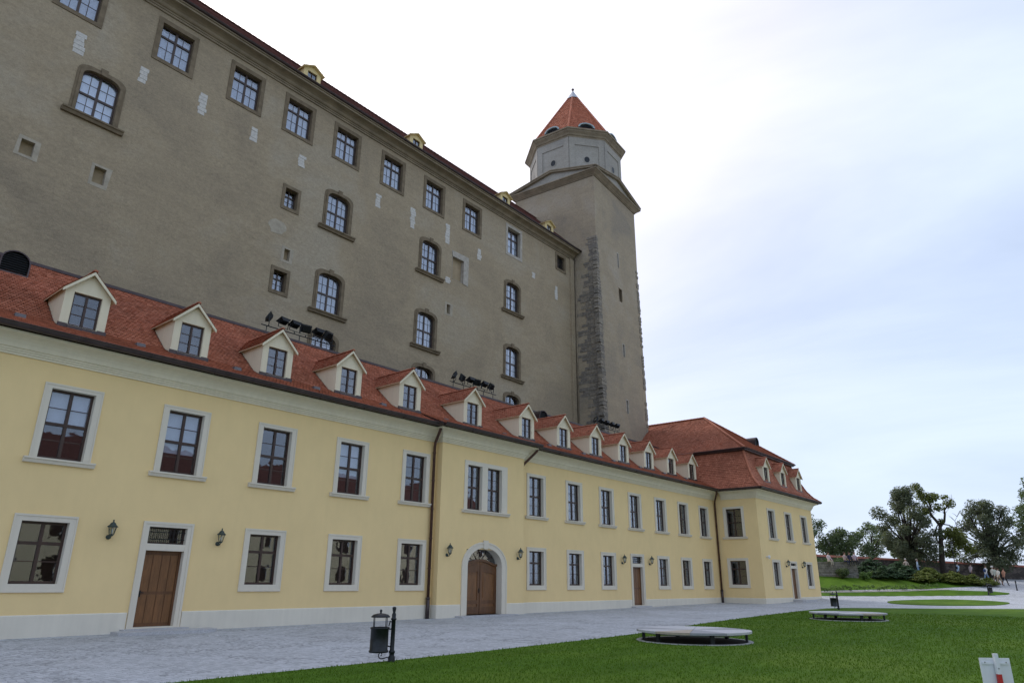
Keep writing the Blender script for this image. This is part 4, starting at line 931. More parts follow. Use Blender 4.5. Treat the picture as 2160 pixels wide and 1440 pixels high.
# ------------------------------------------------------------------ castle tower
TW = empty('castle_tower', (51.946, 10.83, 0), R(5.5)); tag(TW, 'square grey castle corner tower with octagonal lantern storey and pointed red roof', 'tower')
TX, TY0, TY1, TZ = 9.6, -2.53, 7.07, 40.85; TCX, TCY = 4.8, 2.27
SLITS = [(4.85, 32.4, .26, 1.6), (4.95, 28.6, .62, 1.4), (4.92, 22.7, .40, 1.3), (4.97, 17.0, .42, 1.3)]
def tower():
    mb = MB(); bat = lambda z: .55*max(0, (34-z)/34)
    P = lambda x, z: (x, TY0-bat(z), z)
    H = [(x-w/2, x+w/2, z, z+h) for x, z, w, h in SLITS]
    wall_grid(mb, 0, TX, -1, 34, H, P); wall_grid(mb, 0, TX, 34, TZ, [], P)
    mb.add([(0, TY0-bat(-1), -1), (0, TY0, 34), (0, TY0, TZ), (0, TY1, TZ), (0, TY1, -1)], [(0, 1, 2, 3, 4)]); mb.add([(TX, TY0-bat(-1), -1), (TX, TY0, 34), (TX, TY0, TZ), (TX, TY1, TZ), (TX, TY1, -1)], [(4, 3, 2, 1, 0)])
    mb.add([(0, TY1, -1), (TX, TY1, -1), (TX, TY1, TZ), (0, TY1, TZ)], [(3, 2, 1, 0)])
    mb.build('wall', MAT['tower'], TW)
    for x, z, w, h in SLITS:
        c = MB(); c.ring(rect(w+.18, -.10, h+.10), rect(w, 0, h), -.02, .03, .4); n = c.build('window', MAT['castle_stone_pale'] if w < .5 else MAT['castle_stone'], TW, (x, TY0-bat(z+h/2)+.012, z))
        b = MB(); b.box(-w/2-.02, w/2+.02, .38, .42, -.02, h+.02); b.build('slit_shade_sheet', MAT['iron'], n)  # black sheet at the back paints the shade deep inside the slit
    # main cornice on four sides
    pr = [(0, TZ+.02), (.10, TZ+.02), (.10, TZ+.12), (.18, TZ+.14), (.24, TZ+.22), (.46, TZ+.38), (.46, TZ+.45), (.58, TZ+.48), (.58, TZ+.60), (0, TZ+.62)]
    c = [(0, TY0), (TX, TY0), (TX, TY1), (0, TY1)]
    strip(pr, 'cornice', MAT['castle_cornice'], TW, [(c[k], c[(k+1) % 4], 1, 1) for k in range(4)])
    # low pediments on each side: tympanum, raking cornices, stone cross-roof behind
    o_ = .58; zb = TZ+.62; ph = 1.30; A = [(-o_, TY0-o_), (TX+o_, TY0-o_), (TX+o_, TY1+o_), (-o_, TY1+o_)]
    rf = MB(); tp = MB(); rk = MB()
    for k in range(4):
        a = Vector(A[k]); b = Vector(A[(k+1) % 4]); m = (a+b)/2; d = (b-a).normalized(); nin = Vector((-d.y, d.x)); ctr = Vector((TCX, TCY))
        ins = .30; tp.add([(*(a+nin*ins+d*ins), zb), (*(b+nin*ins-d*ins), zb), (*(m+nin*ins), zb+ph-.12)], [(0, 1, 2)])
        rf.add([(*a, zb+.05), (*m, zb+ph+.05), (*ctr, zb+ph+.05)], [(0, 1, 2)]); rf.add([(*b, zb+.05), (*m, zb+ph+.05), (*ctr, zb+ph+.05)], [(2, 1, 0)])
        for p, q in ((a, m), (b, m)):
            for (y0, y1, h0, h1) in ((0, .34, -.17, .0), (-.07, .36, .002, .10)):
                e = 0
                rk.hexa([(*(p+nin*y0), zb+.10+h0), (*(p+nin*y1), zb+.10+h0), (*(q+nin*y1), zb+ph+h0), (*(q+nin*y0), zb+ph+h0), (*(p+nin*y0), zb+.10+h1), (*(p+nin*y1), zb+.10+h1), (*(q+nin*y1), zb+ph+h1), (*(q+nin*y0), zb+ph+h1)])
    tp.build('tympanum', MAT['drum'], TW); rf.build('roof', MAT['castle_cornice'], TW); rk.build('raking_cornice', MAT['castle_cornice'], TW)
    # octagonal lantern storey
    R0 = 5.1; DZ0, DZ1 = 41.6, 46.7
    def oc(r, k): return (TCX+r*math.cos(R(22.5+45*k)), TCY+r*math.sin(R(22.5+45*k)))
    dr = MB(); dr.add([(*oc(R0, k), DZ0) for k in range(8)]+[(*oc(R0, k), DZ1) for k in range(8)], [(k, (k+1) % 8, 8+(k+1) % 8, 8+k) for k in range(8)]); dr.build('lantern_storey', MAT['drum'], TW)
    for k in range(8):
        a = Vector(oc(R0, k)); b = Vector(oc(R0, k+1)); d = (b-a).normalized(); nn = Vector((d.y, -d.x)); m = (a+b)/2; hl = (b-a).length/2; ang = math.atan2(d.y, d.x)
        q = MB(); z0, z1, w = 42.0, 45.75, hl-.62
        q.ring([(-hl+.01, z0-.3), (hl-.01, z0-.3), (hl-.01, DZ1-.02), (-hl+.01, DZ1-.02)], [(-w, z0), (w, z0), (w, z1), (-w, z1)], -.075, -.002); q.build('panel_frame', MAT['drum'], TW, (m.x, m.y, 0), (0, 0, ang))
        n = 14; h = MB(); hz = 44.05
        rr = MB(); rr.ring([(.40*math.cos(6.2832*i/n), hz+.46*math.sin(6.2832*i/n)) for i in range(n)], [(.30*math.cos(6.2832*i/n), hz+.36*math.sin(6.2832*i/n)) for i in range(n)], -.03, -.002); w_ = rr.build('round_window', MAT['drum'], TW, (m.x, m.y, 0), (0, 0, ang))
        h.prism([(.30*math.cos(6.2832*i/n), hz+.36*math.sin(6.2832*i/n)) for i in range(n)], 'y', -.012, -.001); h.build('hole_shade_disc', MAT['iron'], w_)  # wall is unbroken here: flat black disc stands in for the hole's inner shade
    pc = [(0, DZ1-.05), (.10, DZ1-.05), (.10, DZ1+.10), (.20, DZ1+.14), (.28, DZ1+.30), (.50, DZ1+.50), (.50, DZ1+.62), (.62, DZ1+.66), (.62, DZ1+.82), (0, DZ1+.86)]
    cm = MB()
    for k in range(8):
        t = math.tan(R(22.5)); a = Vector(oc(R0, k)); b = Vector(oc(R0, k+1)); d = (b-a).normalized(); nn = Vector((d.y, -d.x)); n = len(pc)
        vs = [(a.x+nn.x*p[0]-d.x*t*p[0], a.y+nn.y*p[0]-d.y*t*p[0], p[1]) for p in pc]+[(b.x+nn.x*p[0]+d.x*t*p[0], b.y+nn.y*p[0]+d.y*t*p[0], p[1]) for p in pc]
        cm.add(vs, [(i, i+1, n+i+1, n+i) for i in range(n-1)])
    cm.build('upper_cornice', MAT['castle_cornice'], TW)
    # pyramid roof
    rb, z0, zt = 5.45, DZ1+.80, 56.3; tl = MB(); hp = MB(); dk = MB()
    dk.add([(*oc(rb, k), z0-.03) for k in range(8)]+[(TCX, TCY, zt-.06)], [(k, (k+1) % 8, 8) for k in range(8)])
    for k in range(8):
        a = Vector((*oc(rb, k), z0)); b = Vector((*oc(rb, k+1), z0)); T = Vector((TCX, TCY, zt)); m = (a+b)/2; Lw = (b-a).length; U = T-m; Lu = U.length
        tiles(tl, a, b-a, U, [(0, 0), (Lw, 0), (Lw/2, Lu*.985)], tw=.2, ex=.18, seed=60+k)
        caps(hp, a+Vector((0, 0, .05)), a+(T-a)*.955+Vector((0, 0, .05)), r=.12, step=.36, seed=k)
        if k in (2, 3, 4, 5, 6, 7):   # eyebrow louvres
            d = (b-a).normalized(); ang = math.atan2(d.y, d.x); n = 9; ey = MB(); hw, hh = .95, .62
            o1 = [(hw*math.cos(math.pi*i/n), hh*math.sin(math.pi*i/n)) for i in range(n+1)]; i1 = [(.80*hw*math.cos(math.pi*i/n), .06+.70*hh*math.sin(math.pi*i/n)) for i in range(n+1)]
            vs = [(x, -.05, z) for x, z in o1]+[(x, -.05, z) for x, z in i1]+[(x*.55, 1.0, z*.9+.35) for x, z in o1]+[(x, .12, z) for x, z in i1]; N = n+1
            ey.add(vs, [(i, i+1, N+i+1, N+i) for i in range(n)]+[(i+1, i, 2*N+i, 2*N+i+1) for i in range(n)]+[(N+i, N+i+1, 3*N+i+1, 3*N+i) for i in range(n)])
            mm = m+U*.045; e_ = ey.build('eyebrow_vent', MAT['copper_green'], TW, tuple(mm+Vector((d.y, -d.x, 0))*.12), (0, 0, ang))
            bk = MB(); bk.add([(x, .12, z) for x, z in i1], [tuple(range(N))]); 
            for z in (.12, .24, .36): bk.box(-.6*hw*(1-z*.6), .6*hw*(1-z*.6), .05, .10, z, z+.03)
            bk.build('louvre', MAT['iron'], e_)
    dk.build('spire', MAT['deck'], TW); tag(tl.build('roof_tiles', MAT['tile_tower'], TW), kind='stuff'); tag(hp.build('hip_tiles', MAT['tile_tower'], TW), kind='stuff')
    z = MB(); z.lathe([(.86, zt-1.15), (.82, zt-1.10), (.12, zt+.12), (.06, zt+.25)], 8, (TCX, TCY, 0), smooth=False, rot=R(22.5)); z.build('spire_cap', MAT['zinc'], TW)
    f = MB(); f.lathe([(.001, zt+.15), (.06, zt+.18), (.05, zt+.30), (.15, zt+.38), (.18, zt+.46), (.13, zt+.55), (.001, zt+.60)], 10, (TCX, TCY, 0)); f.build('finial', MAT['gutter'], TW)
    # rough quoins on the front corners, rubble band beside the near corner
    rg = random.Random(17)
    def stone(p, dx, dy, dz, mat, par=TW):
        m = MB(); j = lambda s: rg.uniform(-s, s)
        vs = [(x*dx/2*(1+j(.12)), y*dy/2*(1+j(.1)), zz*dz/2*(1+j(.16))) for zz in (-1, 1) for x, y in ((-1, -1), (1, -1), (1, 1), (-1, 1))]
        m.hexa(vs); m.build('stone', MAT[mat], par, p, (0, j(.04), 0))
    z = 14.0
    while z < 34.0:
        h = rg.uniform(.24, .40); y = TY0-bat(z); fade = min(1, (35-z)/7)
        stone((rg.uniform(.0, .12), y+.12, z+h/2), rg.uniform(.45, .8)*fade+.15, .44, h*.9, rg.choice(['rubble_dark', 'rubble_mid', 'rubble_mid']))
        if rg.random() < .65: stone((TX-.24, y+.16, z+h/2), rg.uniform(.46, .62), .42, h*.88, 'rubble_mid')
        # side face courses, ragged towards the palace wall
        w = rg.uniform(.5, 1.9)*(.45 if z > 30 else 1); yy = y+.3
        while yy < y+.3+w:
            l = rg.uniform(.35, .8); stone((.03, yy+l/2, z+h/2), rg.uniform(.08, .17), l*.95, h*.88, rg.choice(['rubble_dark', 'rubble_dark', 'rubble_mid'])); yy += l
        z += h
tower()

# ------------------------------------------------------------------ wall lanterns
def lantern_proto():
    r = empty('wall_lantern')
    b = MB(); b.lathe([(.001, -.0), (.075, .0), (.075, .02), (.04, .035), (.001, .04)], 12); 
    br = place('bracket', b.mesh('bracket', MAT['verdigris']), r, (0, -.002, -.30), (R(90), 0, 0))
    m = MB(); m.tube([(0, -.02, -.30), (0, -.10, -.36), (0, -.19, -.34), (0, -.22, -.26)], .016, 6); m.lathe([(.001, -.05), (.055, -.02), (.06, .03), (.03, .07), (.001, .075)], 10, (0, -.05, -.33)); m.build('arm', MAT['verdigris'], r)
    c = MB(); c.lathe([(.001, -.29), (.045, -.28), (.075, -.24), (.07, -.22)], 6, (0, -.22, 0), smooth=False); c.lathe([(.165, .0), (.17, .02), (.11, .07), (.075, .13), (.03, .16), (.02, .19), (.03, .215), (.001, .24)], 6, (0, -.22, 0), smooth=False)
    for k in range(6):
        t = R(60*k); c.tube([(.072*math.cos(t), -.22+.072*math.sin(t), -.23), (.125*math.cos(t), -.22+.125*math.sin(t), .01)], .009, 4)
    c.build('lamp_body', MAT['verdigris'], r)
    g = MB(); g.lathe([(.066, -.225), (.118, .0)], 6, (0, -.22, 0), smooth=False); g.build('lamp_glass', MAT['lamp_glass'], r)
    bu = MB(); bu.lathe([(.001, -.20), (.02, -.19), (.03, -.12), (.02, -.06), (.001, -.05)], 8, (0, -.22, 0)); bu.build('bulb', MAT['camwhite'], r)
    return r
lp = lantern_proto()
LAN = [(9.47, 0, 3.25, 'green-black wall lantern left of the near single door'), (13.2, 0, 3.2, 'green-black wall lantern right of the near single door'), (24.5, PY, 3.17, 'wall lantern left of the arched double door beside the downpipe'), (29.8, PY, 3.17, 'wall lantern right of the arched double door'), (40.98, 0, 3.2, 'wall lantern left of the farther single door in the long facade'), (44.55, 0, 3.22, 'wall lantern right of the farther single door in the long facade'), (61.15, WY0, 3.4, 'wall lantern left of the door of the corner pavilion'), (65.05, WY0, 3.4, 'wall lantern right of the door of the corner pavilion')]
for i, (x, y, z, lb) in enumerate(LAN):
    o = lp if i == 0 else copy_tree(lp); o.location = (x, y, z); tag(o, lb, 'wall lantern', 'wall lanterns beside the doors')
sc_ = empty('security_camera', (57.0, WY0, 3.72)); tag(sc_, 'small white security camera near the pavilion corner', 'camera')
m = MB(); m.box(-.06, .06, -.03, .0, -.07, .07); m.tube([(0, -.02, 0), (0, -.16, -.02)], .022, 6); m.build('bracket', MAT['camwhite'], sc_)
m = MB(); m.lathe([(.001, -.10), (.07, -.08), (.10, -.02), (.11, .06), (.11, .12), (.07, .16), (.001, .17)], 12, (0, -.20, -.06)); m.build('housing', MAT['camwhite'], sc_)

# ------------------------------------------------------------------ floodlights on the ridge
def flood_proto():
    r = empty('floodlight')
    b = MB(); b.hexa([(-.20, -.05, -.16), (.20, -.05, -.16), (.28, .06, -.20), (-.28, .06, -.20), (-.20, -.05, .16), (.20, -.05, .16), (.28, .06, .20), (-.28, .06, .20)])
    for k in range(6): b.box(-.18+k*.07, -.165+k*.07, -.10, -.048, -.15, .15)
    b.ring(rect(.60, -.22, .22), rect(.52, -.18, .18), .058, .10); b.build('housing', MAT['iron'], r)
    g = MB(); g.box(-.265, .265, .068, .074, -.185, .185); g.build('front_glass', MAT['glass'], r)
    y = MB(); y.box(-.32, -.302, -.02, .02, -.34, .03); y.box(.302, .32, -.02, .02, -.34, .03); y.box(-.301, .301, -.02, .02, -.34, -.325); y.tube([(0, 0, -.34), (0, 0, -.44)], .025, 6); y.build('yoke', MAT['iron'], r)
    return r
fp = flood_proto(); first = True
BANKS = [('left', [(17.05, 60, 30), (17.85, 10, 65), (18.52, 5, 62), (19.2, -10, 18), (19.95, 5, 66), (20.6, 15, 30)], 'above the third dormer'), ('middle', [(30.25, 60, 25), (31.0, 20, 20), (31.75, 5, 62), (32.4, -10, 18), (33.1, 5, 62), (33.8, 15, 30)], 'above the sixth dormer'), ('far', [(46.5, 60, 30), (47.3, 10, 60), (48.1, 5, 60), (48.9, 10, 62), (49.7, 0, 60)], 'at the foot of the tower')]
ordn = ['leftmost', 'second', 'third', 'fourth', 'fifth', 'sixth']
FY = 5.25
for nm, L, wh in BANKS:
    x0, x1 = L[0][0]-.4, L[-1][0]+.45
    rl = MB(); rl.tube([(x0, FY, 13.62), (x1, FY, 13.62)], .03, 6)
    for x in np.arange(x0+.3, x1, .95): rl.tube([(x, FY, 13.2), (x, FY, 13.62)], .022, 5); rl.box(x-.05, x+.05, FY-.05, FY+.05, 13.18, 13.25)
    tag(rl.build('floodlight_rail', MAT['iron']), 'black steel rail carrying the row of floodlights '+wh, 'rail', 'floodlight rails on the ridge')
    for i, (x, rz, tilt) in enumerate(L):
        o = fp if first else copy_tree(fp); first = False
        o.location = (x, FY, 14.09); o.rotation_euler = (0, 0, R(rz))
        for ch in o.children:
            if ch.name.split('.')[0] in ('housing', 'front_glass'): ch.rotation_euler = (R(tilt), 0, 0)
        tag(o, f'{ordn[i]} black floodlight of the row on the roof ridge {wh}', 'floodlight', 'floodlights on the roof ridge')

# ------------------------------------------------------------------ things on the lawn
def bin_proto():
    r = empty('litter_bin')
    p = MB(); p.lathe([(.075, 0), (.075, .10), (.055, .13), (.055, .17), (.068, .18), (.068, .21), (.048, .24), (.045, .84), (.06, .85), (.06, .88), (.045, .89), (.045, .96), (.028, 1.0), (.04, 1.06), (.045, 1.10), (.02, 1.12), (.001, 1.12)], 14); p.build('post', MAT['iron'], r)
    cx = -.29
    b = MB(); b.lathe([(.001, .19), (.20, .19), (.21, .20), (.215, .23), (.195, .24), (.195, .66), (.21, .67), (.21, .70), (.185, .70), (.185, .30), (.001, .28)], 20, (cx, 0, 0)); b.build('basket', MAT['iron'], r)
    l = MB(); l.lathe([(.205, .90), (.205, .92), (.16, .96), (.07, .98), (.02, .985), (.018, 1.01), (.03, 1.03), (.02, 1.06), (.001, 1.065)], 20, (cx, 0, 0)); l.lathe([(.001, .895), (.205, .9)], 20, (cx, 0, 0)); l.build('lid', MAT['iron'], r)
    s = MB()
    for k in range(4): t = R(45+90*k); s.tube([(cx+.19*math.cos(t), .19*math.sin(t), .69), (cx+.19*math.cos(t), .19*math.sin(t), .91)], .009, 5)
    s.build('lid_support', MAT['iron'], r)
    a = MB(); a.tube([(-.03, 0, .80), (-.075, 0, .82), (-.10, 0, .72)], .014, 6); a.tube([(-.04, 0, .30), (-.1, 0, .32)], .014, 6); a.tube([(-.04, 0, .66), (-.1, 0, .66)], .014, 6)
    a.tube([(-.05, 0, .075), (-.11, 0, .09), (-.17, 0, .07), (-.24, 0, .065), (-.28, 0, .10), (-.285, 0, .15), (-.25, 0, .185), (-.215, 0, .17), (-.215, 0, .135), (-.24, 0, .13)], .011, 6); a.build('scroll_bracket', MAT['iron'], r)
    return r
bp = bin_proto(); bins = [(11.01, -12.37, 35, 'black iron litter bin on a post at the near lawn edge'), (50.0, -10.45, 40, 'black iron litter bin beside the farther round bench'), (83.6, -14.55, 215, 'black iron litter bin on the strip of grass near the walking people')]
for i, (x, y, rz, lb) in enumerate(bins):
    o = bp if i == 0 else copy_tree(bp); o.location = (x, y, float(gz(x, y))+(.03 if i < 2 else .035)); o.rotation_euler = (0, 0, R(-rz)); tag(o, lb, 'litter bin', 'litter bins of the castle court')
def bench(x, y, label, rot):
    z = float(gz(x, y))+.03; r = empty('round_bench', (x, y, z), rot); Rr = 1.72
    cols = ['disc_white', 'disc_white', 'disc_grey', 'disc_white', 'disc_tan', 'disc_grey', 'disc_white', 'disc_white', 'disc_grey', 'disc_white']
    n = 10
    for k in range(n):
        t0, t1 = 2*math.pi*k/n+.004, 2*math.pi*(k+1)/n-.004; p = [(0.02*math.cos((t0+t1)/2), .02*math.sin((t0+t1)/2))]+[(Rr*math.cos(t), Rr*math.sin(t)) for t in np.linspace(t0, t1, 8)]
        m = MB(); m.prism(p, 'z', .265, .325); q = [(.97*a, .97*b) for a, b in p[1:]]; m.build('slab', MAT[cols[k]], r)
    b = MB(); b.lathe([(1.40, .215), (1.45, .215), (1.45, .262), (1.40, .262), (1.40, .215)], 48); 
    for k in range(4): t = R(45*k); b.tube([(1.42*math.cos(t), 1.42*math.sin(t), .232), (-1.42*math.cos(t), -1.42*math.sin(t), .232)], .028, 4)
    b.build('support_ring', MAT['steel'], r)
    for k in range(6):
        t = R(22.5+60*k); m = MB(); m.box(-.035, .035, -.06, .06, .0, .264); m.build('leg', MAT['iron'], r, (1.56*math.cos(t), 1.56*math.sin(t), 0), (0, 0, t))
    g = MB(); g.lathe([(1.60, -.03), (1.60, .022), (1.74, .022), (1.74, -.03)], 64, smooth=False); g.build('kerb_ring', MAT['edging'], r)
    d = MB(); d.lathe([(.001, .012), (1.60, .012)], 48, smooth=False); d.build('gravel_bed', MAT['pit'], r)
    tag(r, label, 'bench', 'round low benches on the lawn')
bench(21.3, -14.45, 'nearer round low bench of pale stone slabs over a dark bed on the lawn', .4)
bench(37.9, -14.35, 'farther round low bench of pale stone slabs on the lawn', 1.3)
def sign():
    x, y = 10.29, -23.64; r = empty('notice_board', (x, y, float(gz(x, y))+.03), R(-52)); tag(r, 'back of a white notice board on a red and white post at lower right', 'notice board')
    b = MB(); b.box(-.17, .17, .0, .012, .42, .885); b.build('board', MAT['signwhite'], r)
    p = MB(); p.box(-.022, .022, -.05, -.012, .72, .935); p.build('post_top', MAT['signwhite'], r); q = MB(); q.box(-.022, .022, -.05, -.012, -.06, .72); q.build('post', MAT['signred'], r)
    s = MB()
    for z in (.50, .83): s.box(-.15, .15, -.011, -.001, z-.012, z+.012)
    s.build('batten', MAT['signwhite'], r)
    w = MB()
    for xx, z in ((-.12, .84), (.0, .78), (.12, .84)): w.lathe([(.001, 0), (.009, 0)], 8, (xx, -.052 if xx == 0 else -.012, z)) if False else w.box(xx-.007, xx+.007, -.054 if xx == 0 else -.014, -.05 if xx == 0 else -.011, z-.007, z+.007)
    w.build('screw', MAT['steel'], r)
sign()
def bollard(x, y):
    r = MB(); r.lathe([(.09, 0), (.09, .06), (.055, .10), (.05, .75), (.065, .77), (.065, .82), (.05, .84), (.055, .90), (.03, .96), (.001, .97)], 14); o = r.build('bollard', MAT['iron'], None, (x, y, float(gz(x, y)))); tag(o, 'slim black bollard at the edge of the path far right', 'bollard')
bollard(89.6, -16.3)
def street_lamp(x, y):
    z = float(gz(x, y)); r = empty('street_lamp', (x, y, z)); tag(r, 'black street lamp with lantern head standing behind the junipers', 'street lamp')
    p = MB(); p.lathe([(.12, 0), (.12, .25), (.07, .35), (.05, .9), (.04, 3.3), (.06, 3.32), (.03, 3.4)], 12); p.build('post', MAT['iron'], r)
    l = MB(); l.lathe([(.05, 3.4), (.12, 3.42), (.11, 3.46)], 6, smooth=False); l.lathe([(.26, 3.85), (.27, 3.88), (.15, 4.0), (.05, 4.08), (.001, 4.15)], 6, smooth=False)
    for k in range(6): t = R(60*k); l.tube([(.11*math.cos(t), .11*math.sin(t), 3.45), (.21*math.cos(t), .21*math.sin(t), 3.86)], .012, 4)
    l.build('lantern', MAT['iron'], r); g = MB(); g.lathe([(.10, 3.45), (.20, 3.86)], 6, smooth=False); g.build('lamp_glass', MAT['lamp_glass'], r)
street_lamp(93.0, -10.8)

# ------------------------------------------------------------------ far walls
def far_walls():
    r = empty('perimeter_wall', (98, -6, 0)); r.location = (0, 0, 0); tag(r, 'dark rubble perimeter wall with red tile cap running behind the trees', 'wall')
    P = [(78, 11.6, 5.6), (88.7, 2.5, 5.0), (94.6, -2.6, 4.75), (101.9, -8.8, 4.45), (110, -15.6, 4.1), (126, -29, 3.6)]
    w = MB(); c = MB(); t = .28; rg = random.Random(2)
    for (x0, y0, z0), (x1, y1, z1) in zip(P[:-1], P[1:]):
        d = Vector((x1-x0, y1-y0)); L = d.length; d.normalize(); n = Vector((-d.y, d.x)); m = int(L/.6)
        def pt(s, o, z): return (x0+d.x*s+n.x*o, y0+d.y*s+n.y*o, z)
        g0, g1 = float(gz(x0, y0))-.4, float(gz(x1, y1))-.4
        w.hexa([pt(0, t, g0), pt(0, -t, g0), pt(L, -t, g1), pt(L, t, g1), pt(0, t, z0-.22), pt(0, -t, z0-.22), pt(L, -t, z1-.22), pt(L, t, z1-.22)])
        for k in range(m):
            a, b = L*k/m+.008, L*(k+1)/m-.008; za = z0+(z1-z0)*a/L; zb = z0+(z1-z0)*b/L
            c.hexa([pt(a, t+.14, za-.22), pt(a, -t-.14, za-.22), pt(b, -t-.14, zb-.22), pt(b, t+.14, zb-.22), pt(a, .05, za+.02), pt(a, -.05, za+.02), pt(b, -.05, zb+.02), pt(b, .05, zb+.02)], rg.uniform(.25, .8))
    w.build('wall', MAT['rubblewall'], r); tag(c.build('cap_tiles', MAT['brickcap'], r), kind='stuff')
    q = empty('retaining_wall'); tag(q, 'low grey rubble retaining wall on the grass bank beside the pavilion', 'wall')
    A = Vector((79.6, 3.6)); B = Vector((82.5, -3.4)); d = (B-A).normalized(); n = Vector((d.y, -d.x)); L = (B-A).length; st = MB(); rg = random.Random(8); zt = 3.88; z = 2.1
    while z < zt-.1:
        h = rg.uniform(.16, .27); s = -rg.uniform(0, .3)
        while s < L:
            l = rg.uniform(.25, .6); o = rg.uniform(.0, .05); p0 = A+d*max(0, s); p1 = A+d*min(L, s+l-.015); z1 = min(z+h-.015, zt)
            st.hexa([(p0.x-n.x*.3, p0.y-n.y*.3, z), (p0.x+n.x*(.3+o), p0.y+n.y*(.3+o), z), (p1.x+n.x*(.3+o), p1.y+n.y*(.3+o), z), (p1.x-n.x*.3, p1.y-n.y*.3, z), (p0.x-n.x*.3, p0.y-n.y*.3, z1), (p0.x+n.x*(.3+o), p0.y+n.y*(.3+o), z1), (p1.x+n.x*(.3+o), p1.y+n.y*(.3+o), z1), (p1.x-n.x*.3, p1.y-n.y*.3, z1)]); s += l
        z += h
    tag(st.build('stones', MAT['rubblestone'], q), kind='stuff')
    c = MB(); c.hexa([(A.x-n.x*.38, A.y-n.y*.38, zt+.005), (A.x+n.x*.38, A.y+n.y*.38, zt+.005), (B.x+n.x*.38, B.y+n.y*.38, zt+.005), (B.x-n.x*.38, B.y-n.y*.38, zt+.005), (A.x-n.x*.38, A.y-n.y*.38, zt+.09), (A.x+n.x*.38, A.y+n.y*.38, zt+.09), (B.x+n.x*.38, B.y+n.y*.38, zt+.09), (B.x-n.x*.38, B.y-n.y*.38, zt+.09)]); c.build('coping', MAT['rubblestone'], q)
far_walls()

# ------------------------------------------------------------------ trees and shrubs
def leaf_cloud(C, rad, n, size, seed, flat=.0, squash=.8, tmean=.45, stretch=1.0):
    """leaf-sized faces scattered through clump volumes; C = clump centres, rad = clump radii"""
    g = np.random.default_rng(seed); C = np.array(C, float); rad = np.array(rad, float)
    w = rad**2; w = w/w.sum(); idx = g.choice(len(C), n, p=w)
    d = g.normal(size=(n, 3)); d /= np.linalg.norm(d, axis=1)[:, None]; rr = g.random(n)**.45
    p = C[idx]+d*(rr*rad[idx])[:, None]*np.array([1, 1, squash])
    s = size*g.uniform(.6, 1.4, n)
    nrm = d*.6+g.normal(size=(n, 3))*.6+np.array([0, 0, .5+flat]); nrm /= np.linalg.norm(nrm, axis=1)[:, None]
    a = np.cross(nrm, g.normal(size=(n, 3))); a /= np.linalg.norm(a, axis=1)[:, None]; b = np.cross(nrm, a)
    a *= (s*stretch)[:, None]; b *= (s*.55)[:, None]
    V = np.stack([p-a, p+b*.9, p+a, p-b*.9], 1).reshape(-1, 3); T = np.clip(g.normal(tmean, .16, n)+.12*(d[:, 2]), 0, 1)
    return V, T
def leaf_mesh(name, V, T, mat):
    m = len(T); me = bpy.data.meshes.new(name); me.vertices.add(4*m); me.vertices.foreach_set('co', V.ravel()); me.loops.add(4*m); me.loops.foreach_set('vertex_index', np.arange(4*m, dtype=np.int32))
    me.polygons.add(m); me.polygons.foreach_set('loop_start', np.arange(0, 4*m, 4, dtype=np.int32)); me.update(calc_edges=True)
    a = me.attributes.new('tint', 'FLOAT', 'FACE'); a.data.foreach_set('value', T); me.materials.append(mat); return me
LM = {'chestnut': leaf_mat('chestnut_leaf', (.105, .130, .085), .4), 'robinia': leaf_mat('robinia_leaf', (.125, .155, .045), .4), 'light': leaf_mat('light_leaf', (.115, .160, .085), .4), 'mid': leaf_mat('mid_leaf', (.085, .125, .055), .35),
      'jdark': leaf_mat('juniper_dark', (.052, .098, .045), .15), 'jgold': leaf_mat('juniper_gold', (.13, .165, .035), .2), 'rose': leaf_mat('rose_leaf', (.12, .20, .06), .3), 'hedge': leaf_mat('hedge_leaf', (.065, .125, .035), .2)}
def tree(name, base, label, clumps, mat, nleaf, lsize, seed, trunk_r=.28, trunk_top=None, group='trees along the castle wall', cat='tree', squash=.8):
    x, y, z = base; r = empty(name, base); tag(r, label, cat, group); g = random.Random(seed)
    C = [c[:3] for c in clumps]; Rd = [c[3] for c in clumps]
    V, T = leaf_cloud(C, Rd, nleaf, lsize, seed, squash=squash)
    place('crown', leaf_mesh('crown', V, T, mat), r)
    tk = MB(); th = trunk_top if trunk_top else min(c[2] for c in C)+.6
    jx, jy = g.uniform(-.2, .2), g.uniform(-.2, .2)
    tk.tube([(0, 0, -.2), (jx*.3, jy*.3, th*.3), (jx, jy, th*.65), (jx*.7, jy*.7, th)], [trunk_r*1.3, trunk_r, trunk_r*.85, trunk_r*.7], 9); t_ = tk.build('trunk', MAT['bark'], r)
    lb = MB()
    for c in C:
        s = Vector((jx*.7, jy*.7, th-.1*g.random())); e = Vector(c); m = s.lerp(e, .5)+Vector((g.uniform(-.3, .3), g.uniform(-.3, .3), g.uniform(.0, .4)))
        lb.tube([s, m, e], [trunk_r*.45, trunk_r*.28, .03], 6)
        for q in range(3):
            e2 = e+Vector((g.uniform(-1, 1), g.uniform(-1, 1), g.uniform(-.4, .9)))*.8; lb.tube([m.lerp(e, .6), e2], [trunk_r*.16, .015], 5)
    lb.build('limbs', MAT['bark'], r)
    return r
def crown(w, h, z0, n, seed, d=None, rr=(.8, 1.25), top=.5):
    """clump centres filling an egg-shaped crown with an uneven outline"""
    g = random.Random(seed); out = []
    for k in range(n):
        t = (k+.5)/n; z = z0+h*t; prof = math.sin(math.pi*min(1, (t*.86+.10)))**.6*(1-.35*max(0, t-.6)/.4)
        a = k*2.4+g.uniform(-.4, .4); q = w/2*prof*math.sqrt(g.uniform(.05, .92))
        out.append((math.cos(a)*q, math.sin(a)*q*(1 if d is None else d/w), z, g.uniform(*rr)*(.75+.25*prof)))
    return out
def gzf(x, y): return float(gz(x, y))
